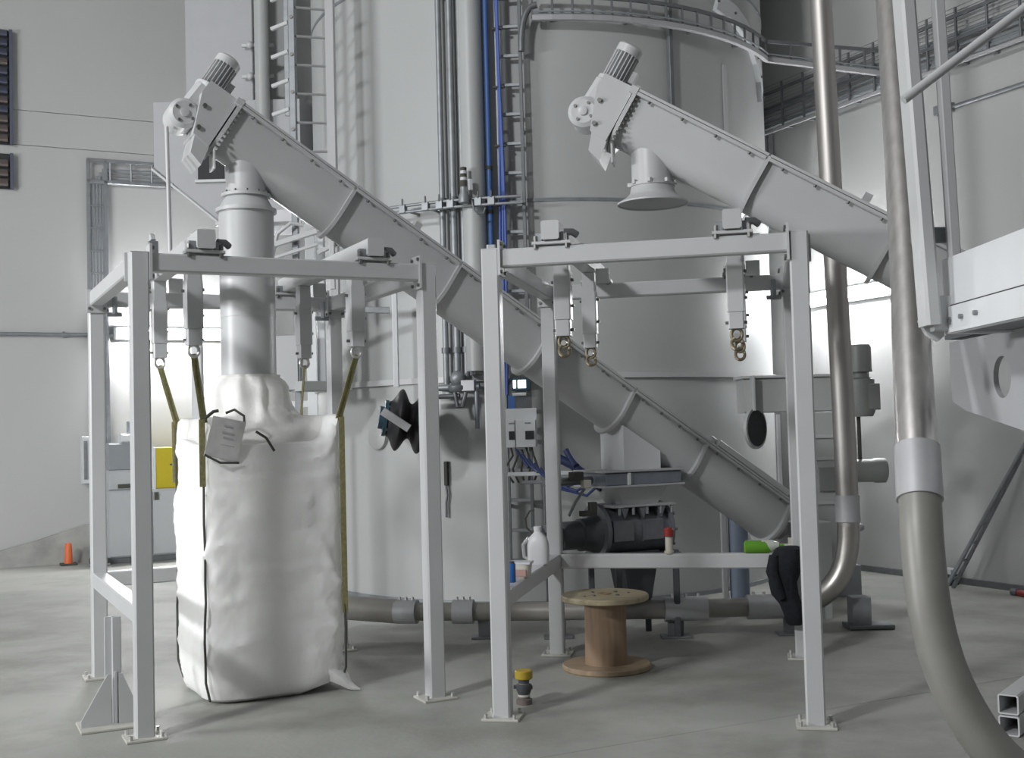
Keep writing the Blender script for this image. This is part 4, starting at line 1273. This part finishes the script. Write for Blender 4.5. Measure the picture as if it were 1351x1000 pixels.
# ================================================================== machinery behind right frame
t = thing('discharge_screw', G(2.6, 11.0, 0), 'grey boxy discharge screw from the tank with upright gear motor', 'conveyor')
YB = 10.75
MB().box(G(2.62, YB + .2, 1.84), .98, .36, .32, X, Y, .01).build('trough', 'tank_paint', t)
MB().box(G(2.62, YB + .2, 2.01), 1.02, .42, .025, X, Y, .004).build('cover', 'conveyor_paint', t)
MB().lathe(G(2.23, YB - .02, 1.54), V((.75, -.66, 0)), [(-.03, .19), (.0, .19)], 28).build('inlet_flange', 'tank_paint', t)
MB().lathe(G(2.23, YB - .02, 1.54), V((.75, -.66, 0)), [(0.001, .165), (.006, .165)], 28).build('inlet_mouth', 'dark_gap', t)
MB().beam(G(2.20, YB + .05, 1.70), G(2.20, YB + .05, 2.02), .03, .30, Y).build('end_plate', 'tank_paint', t)
MB().lathe(G(3.20, YB, 1.62), Z, [(0, .10), (.05, .125), (.34, .125), (.36, .08), (.42, .08)], 22).build('gearbox', 'motor_grey', t)
MB().lathe(G(3.19, YB, 2.03), Z, [(0, .12), (.03, .115), (.22, .115), (.25, .10), (.26, .05)], 22).build('motor', 'motor_grey', t)
MB().box(G(3.28, YB - .05, 1.80), .12, .14, .24, X, Y, .01).build('gear_housing', 'motor_grey', t)
MB().beam(G(3.17, YB, 1.10), G(3.17, YB, 1.64), .03, .03).build('shaft_guard', 'cord_dark', t)
MB().beam(G(3.12, YB + .05, 1.10), G(3.12, YB + .05, 1.62), .05, .05).build('shaft_guard', 'light_paint', t)
MB().lathe(G(2.98, YB, 1.125), X, [(0, .07), (.02, .105), (.30, .105), (.32, .115), (.41, .115), (.42, .10), (.425, .04)], 22).build('side_motor', 'motor_grey', t)
MB().box(G(2.80, YB + .1, .99), .42, .40, 1.36, X, Y, .01).build('drop_box', 'tank_paint', t)
for z in (1.45, 1.25, .85):
    MB().box(G(2.80, YB - .11, z), .44, .03, .03, X, Y, .003).build('drop_box_rib', 'conveyor_paint', t)
MB().box(G(2.83, YB - .115, 1.06), .14, .04, .22, X, Y, .01).build('hatch', 'motor_grey', t)
MB().beam(G(2.42, YB - .05, .10), G(2.42, YB - .05, 1.66), .05, .04).build('support', 'frame_paint', t)
MB().tube([G(2.57, YB - .1, .5), G(2.57, YB - .1, 1.6)], .022, 10).build('support', 'galvanised', t)
for x, y in ((2.63, YB - .06), (2.97, YB - .06), (2.63, YB + .26), (2.97, YB + .26)):
    MB().beam(G(x, y, 0), G(x, y, .34), .05, .05).build('leg', 'conveyor_paint', t)
MB().box(G(3.0, YB + .05, .14), .22, .3, .28, X, Y).build('foot_block', 'galvanised', t)
MB().sphere(G(3.12, YB - .1, .62), .035).build('drain_tap', 'galvanised', t)
MB().beam(G(2.98, YB - .1, .62), G(3.12, YB - .1, .62), .02, .02).build('drain_tap', 'galvanised', t)
# feed hopper box at conveyor 1's low end
t = thing('feed_hopper', G(2.32, 9.55, 0), 'narrow grey hopper at the low end of the left conveyor', 'hopper')
MB().box(S1(4.50, 0, .50), .30, .36, .56, f1.x, f1.y, .008).build('box', 'conveyor_paint', t)
for s, w in ((4.38, -.15), (4.62, -.15), (4.38, .15), (4.62, .15)):
    MB().beam(S1(s, w, 0), S1(s, w, .3), .05, .05).build('leg', 'conveyor_paint', t)
# post and blue grey tube under the conveyor end
t = thing('support_post', G(1.86, 10.4, 0), 'slim white support post below the left conveyor end', 'post')
MB().beam(G(1.80, 10.2, 0.01), G(1.80, 10.2, .90), .05, .05).build('post', 'frame_paint', t)
MB().box(G(1.795, 10.2, .008), .075, .14, .016, X, Y).build('foot', 'frame_paint', t)
t = thing('blue_drum', G(1.93, 10.2, 0), 'blue grey upright tube beside the slim white support post', 'tube')
MB().lathe(G(1.93, 10.22, 0), Z, [(0, .085), (.85, .085), (.86, .07)], 22).build('body', 'blue_grey', t)
MB().lathe(G(1.93, 10.22, .86), Z, [(0, .09), (.03, .09)], 22).build('rim', 'grey_box', t)

# ladder leaning at right wall, socket box, red hose
t = thing('leaning_ladder', H(8.5, 7.6, 0), 'grey ladder leaning against the right wall', 'ladder')
for o in (0.0, 0.10):
    MB().beam(H(8.55 - o, 8.02, 0.0), H(8.80 - o * .3, 7.25, 1.45), .035, .03, E1).build('side_rail', 'galvanised', t)
for i in range(8):
    q = (i + .6) / 8.5
    MB().beam(H(8.55, 8.02, 0).lerp(H(8.80, 7.25, 1.45), q), H(8.45, 8.02, 0).lerp(H(8.77, 7.25, 1.45), q), .025, .025).build('rung', 'galvanised', t)
MB().box(H(8.78, 7.32, 1.22), .06, .22, .06).build('top_pad', 'coupling', t)
t = thing('socket_box', H(8.75, 8.15, 0), 'small white box with black side on the floor by the right wall', 'box')
MB().box(H(8.70, 8.22, .13), .12, .20, .05).build('lid', 'white_plastic', t)
MB().box(H(8.70, 8.22, .055), .12, .16, .11).build('body', 'cord_dark', t)
t = thing('red_hose', H(8.5, 7.0, 0), 'red hose on the floor at the right wall', 'hose')
MB().tube([H(8.62, 7.35, .03), H(8.55, 7.1, .03), H(8.60, 6.9, .03), H(8.5, 6.6, .03), H(8.6, 6.2, .03)], .028, 10).build('hose', 'red_plastic', t)
MB().lathe(H(8.62, 7.35, .03), E2, [(0, .034), (.06, .034)], 10).build('coupler', 'galvanised_dark', t)

# two square tubes at lower right
for i, z in enumerate((0.052, 0.158)):
    o = MB().hollow(G(2.43, 5.90, z), G(3.93, 7.90, z), .10, .10, .008).build('square_tube', 'frame_paint')
    tag(o, ('white hollow square tube lying on the floor, lower of two', 'white hollow square tube stacked on another, upper of two')[i], 'steel tube', 'square tubes on the floor')

# ================================================================== cable reel
rc = V((.575, 7.80, 0))
t = thing('cable_reel', rc, 'empty wooden cable reel standing on end under the second frame', 'cable reel')
MB().lathe(rc, Z, [(0, .285), (0.008, .292), (.03, .292), (.036, .285)], 48).build('bottom_flange', 'wood', t)
MB().lathe(rc, Z, [(.036, .140), (.45, .136)], 40, caps=False).build('core', 'wood_core', t)
tf = MB().lathe(rc, Z, [(.45, .283), (.456, .290), (.48, .290), (.487, .283)], 48).build('top_flange', 'wood_top', t)
MB().lathe(rc, Z, [(.487, .045), (.494, .045), (.494, .028), (.488, .028)], 20).build('hub_ring', 'wood_core', t)
bolts(circle(rc + Z * .487, Z, .11, 4, .5), Z, tf, .014, .008)
bolts([rc + V((.16, .02, .487)), rc + V((-.14, -.1, .487))], Z, tf, .01, .006)

# ================================================================== small items
jp = f2(.05, 1.22, .705)
t = thing('white_jug', jp, 'white plastic jug with handle on the low rail of the second frame', 'jug')
MB().loft([[jp + f2.x * (a * math.copysign(abs(math.cos(q)) ** .6, math.cos(q))) + f2.y * (b * math.copysign(abs(math.sin(q)) ** .6, math.sin(q))) + Z * z
            for q in [2 * math.pi * i / 28 for i in range(28)]]
           for z, a, b in ((0, .062, .045), (.01, .07, .052), (.13, .07, .052), (.175, .058, .045), (.20, .035, .03), (.212, .024, .024), (.225, .024, .024))]).build('body', 'white_plastic', t)
MB().lathe(jp + Z * .222, Z, [(0, .027), (.025, .027), (.028, .02)], 18).build('cap', 'white_plastic', t)
MB().tube([jp - f2.x * .055 + Z * .03, jp - f2.x * .095 + Z * .05, jp - f2.x * .10 + Z * .13, jp - f2.x * .06 + Z * .175], .012, 10).build('handle', 'white_plastic', t)
MB().tube([jp - f2.x * .03 + Z * .20, jp - f2.x * .075 + Z * .24, jp - f2.x * .08 + Z * .30, jp - f2.x * .05 + Z * .35, jp - f2.x * .02 + Z * .36], .006, 8).build('wire_loop', 'cord_dark', t)
tb = f2(.055, .60, .705)
t = thing('white_tub', tb, 'low white tub with pink label on the low rail', 'tub')
MB().loft([[tb + f2.x * (a * math.copysign(abs(math.cos(q)) ** .5, math.cos(q))) + f2.y * (b * math.copysign(abs(math.sin(q)) ** .5, math.sin(q))) + Z * z
            for q in [2 * math.pi * i / 28 for i in range(28)]]
           for z, a, b in ((0, .055, .05), (.004, .06, .055), (.075, .068, .06), (.08, .066, .058))]).build('body', 'cream_plastic', t)
MB().box(tb + Z * .085, .14, .125, .014, f2.x, f2.y).build('lid', 'white_plastic', t)
MB().box(tb + f2.x * .01 - f2.y * .057 + Z * .03, .07, .008, .04, f2.x, f2.y, .001).build('label', 'pink_label', t)
bb = f2(.045, .36, .705)
t = thing('blue_can', bb, 'small blue can on the low rail next to the post', 'can')
MB().lathe(bb, Z, [(0, .028), (.004, .031), (.105, .031), (.11, .028)], 20).build('body', 'blue_label', t)
MB().lathe(bb + Z * .11, Z, [(0, .024), (.01, .024), (.012, .012)], 16).build('cap', 'blue_slat', t)
sb = f2(.853, 1.84, .705)
t = thing('silicone_tube', sb, 'slim white bottle with red cap on the back rail', 'bottle')
MB().lathe(sb, Z, [(0, .032), (.003, .034), (.02, .034), (.022, .026), (.115, .026), (.12, .022)], 18).build('body', 'cream_plastic', t)
MB().lathe(sb + Z * .12, Z, [(0, .036), (.045, .036), (.055, .026), (.06, .024)], 18).build('cap', 'red_plastic', t)
gb_ = f2(1.38, 1.85, .748)
t = thing('green_bottle', gb_, 'bottle of green liquid lying on the back rail', 'bottle')
MB().lathe(gb_ - f2.x * .02, f2.x, [(0, .03), (.012, .045), (.15, .045), (.23, .022), (.27, .018)], 20).build('body', 'green_liquid', t)
MB().lathe(gb_ + f2.x * .10 + Z * .006, f2.x, [(0, .0405), (.06, .041), (.115, .024)], 20).build('clear_shoulder', 'clear_plastic', t)
MB().lathe(gb_ + f2.x * .25, f2.x, [(0, .02), (.05, .02)], 16).build('nozzle', 'clear_plastic', t)
MB().box(gb_ + f2.x * .29 + Z * .03, .03, .02, .06, f2.x, f2.y).build('trigger', 'cream_plastic', t)

# black jacket hung over the rail end
t = thing('black_jacket', f2(1.62, 1.85, .3), 'black jacket hung over the right end of the back rail', 'jacket')
rings = []
for i, (z, a0, a1, th) in enumerate(((.76, 1.60, 1.72, .05), (.745, 1.575, 1.76, .075), (.70, 1.55, 1.78, .075), (.62, 1.53, 1.74, .07), (.52, 1.515, 1.705, .06), (.44, 1.53, 1.71, .055), (.38, 1.575, 1.73, .05), (.31, 1.61, 1.74, .042), (.25, 1.625, 1.735, .03), (.235, 1.64, 1.72, .02))):
    r_ = []
    for j in range(28):
        q = 2 * math.pi * j / 28
        w = 1 + .16 * noise.noise(V((math.cos(q) * 2, math.sin(q) * 2, z * 9)))
        r_.append(f2((a0 + a1) / 2 + (a1 - a0) / 2 * math.cos(q) * w, 1.76 + th * math.sin(q) * w * 1.1, z))
    rings.append(r_)
MB().loft(rings).build('body', 'black_cloth', t)
MB().tube([f2(1.56, 1.72, .70), f2(1.54, 1.69, .60), f2(1.57, 1.69, .50), f2(1.60, 1.70, .42)], [.035, .04, .036, .025], 12).build('sleeve', 'black_cloth', t)

# can beside the front post of second frame
cp_ = V((.022, 6.86, 0))
t = thing('small_can', cp_, 'small dark can with mustard cap on the floor beside a post', 'can')
MB().lathe(cp_, Z, [(0, .046), (.03, .046), (.034, .034), (.045, .034)], 20).build('base', 'brown_slat', t)
MB().lathe(cp_ + Z * .045, Z, [(0, .036), (.012, .036)], 20).build('light_band', 'cream_plastic', t)
MB().lathe(cp_ + Z * .057, Z, [(0, .034), (.03, .046), (.055, .046), (.06, .03), (.09, .034), (.115, .036)], 20).build('body', 'valve_dark', t)
MB().lathe(cp_ + Z * .115, Z, [(0, .03), (.03, .032)], 20).build('neck', 'plate_paint', t)
MB().lathe(cp_ + Z * .145, Z, [(0, .046), (.005, .052), (.045, .052), (.05, .046)], 20).build('cap', 'mustard', t)
MB().beam(cp_ + V((-.06, 0, .10)), cp_ + V((.05, 0, .095)), .02, .02).build('lever', 'valve_dark', t)
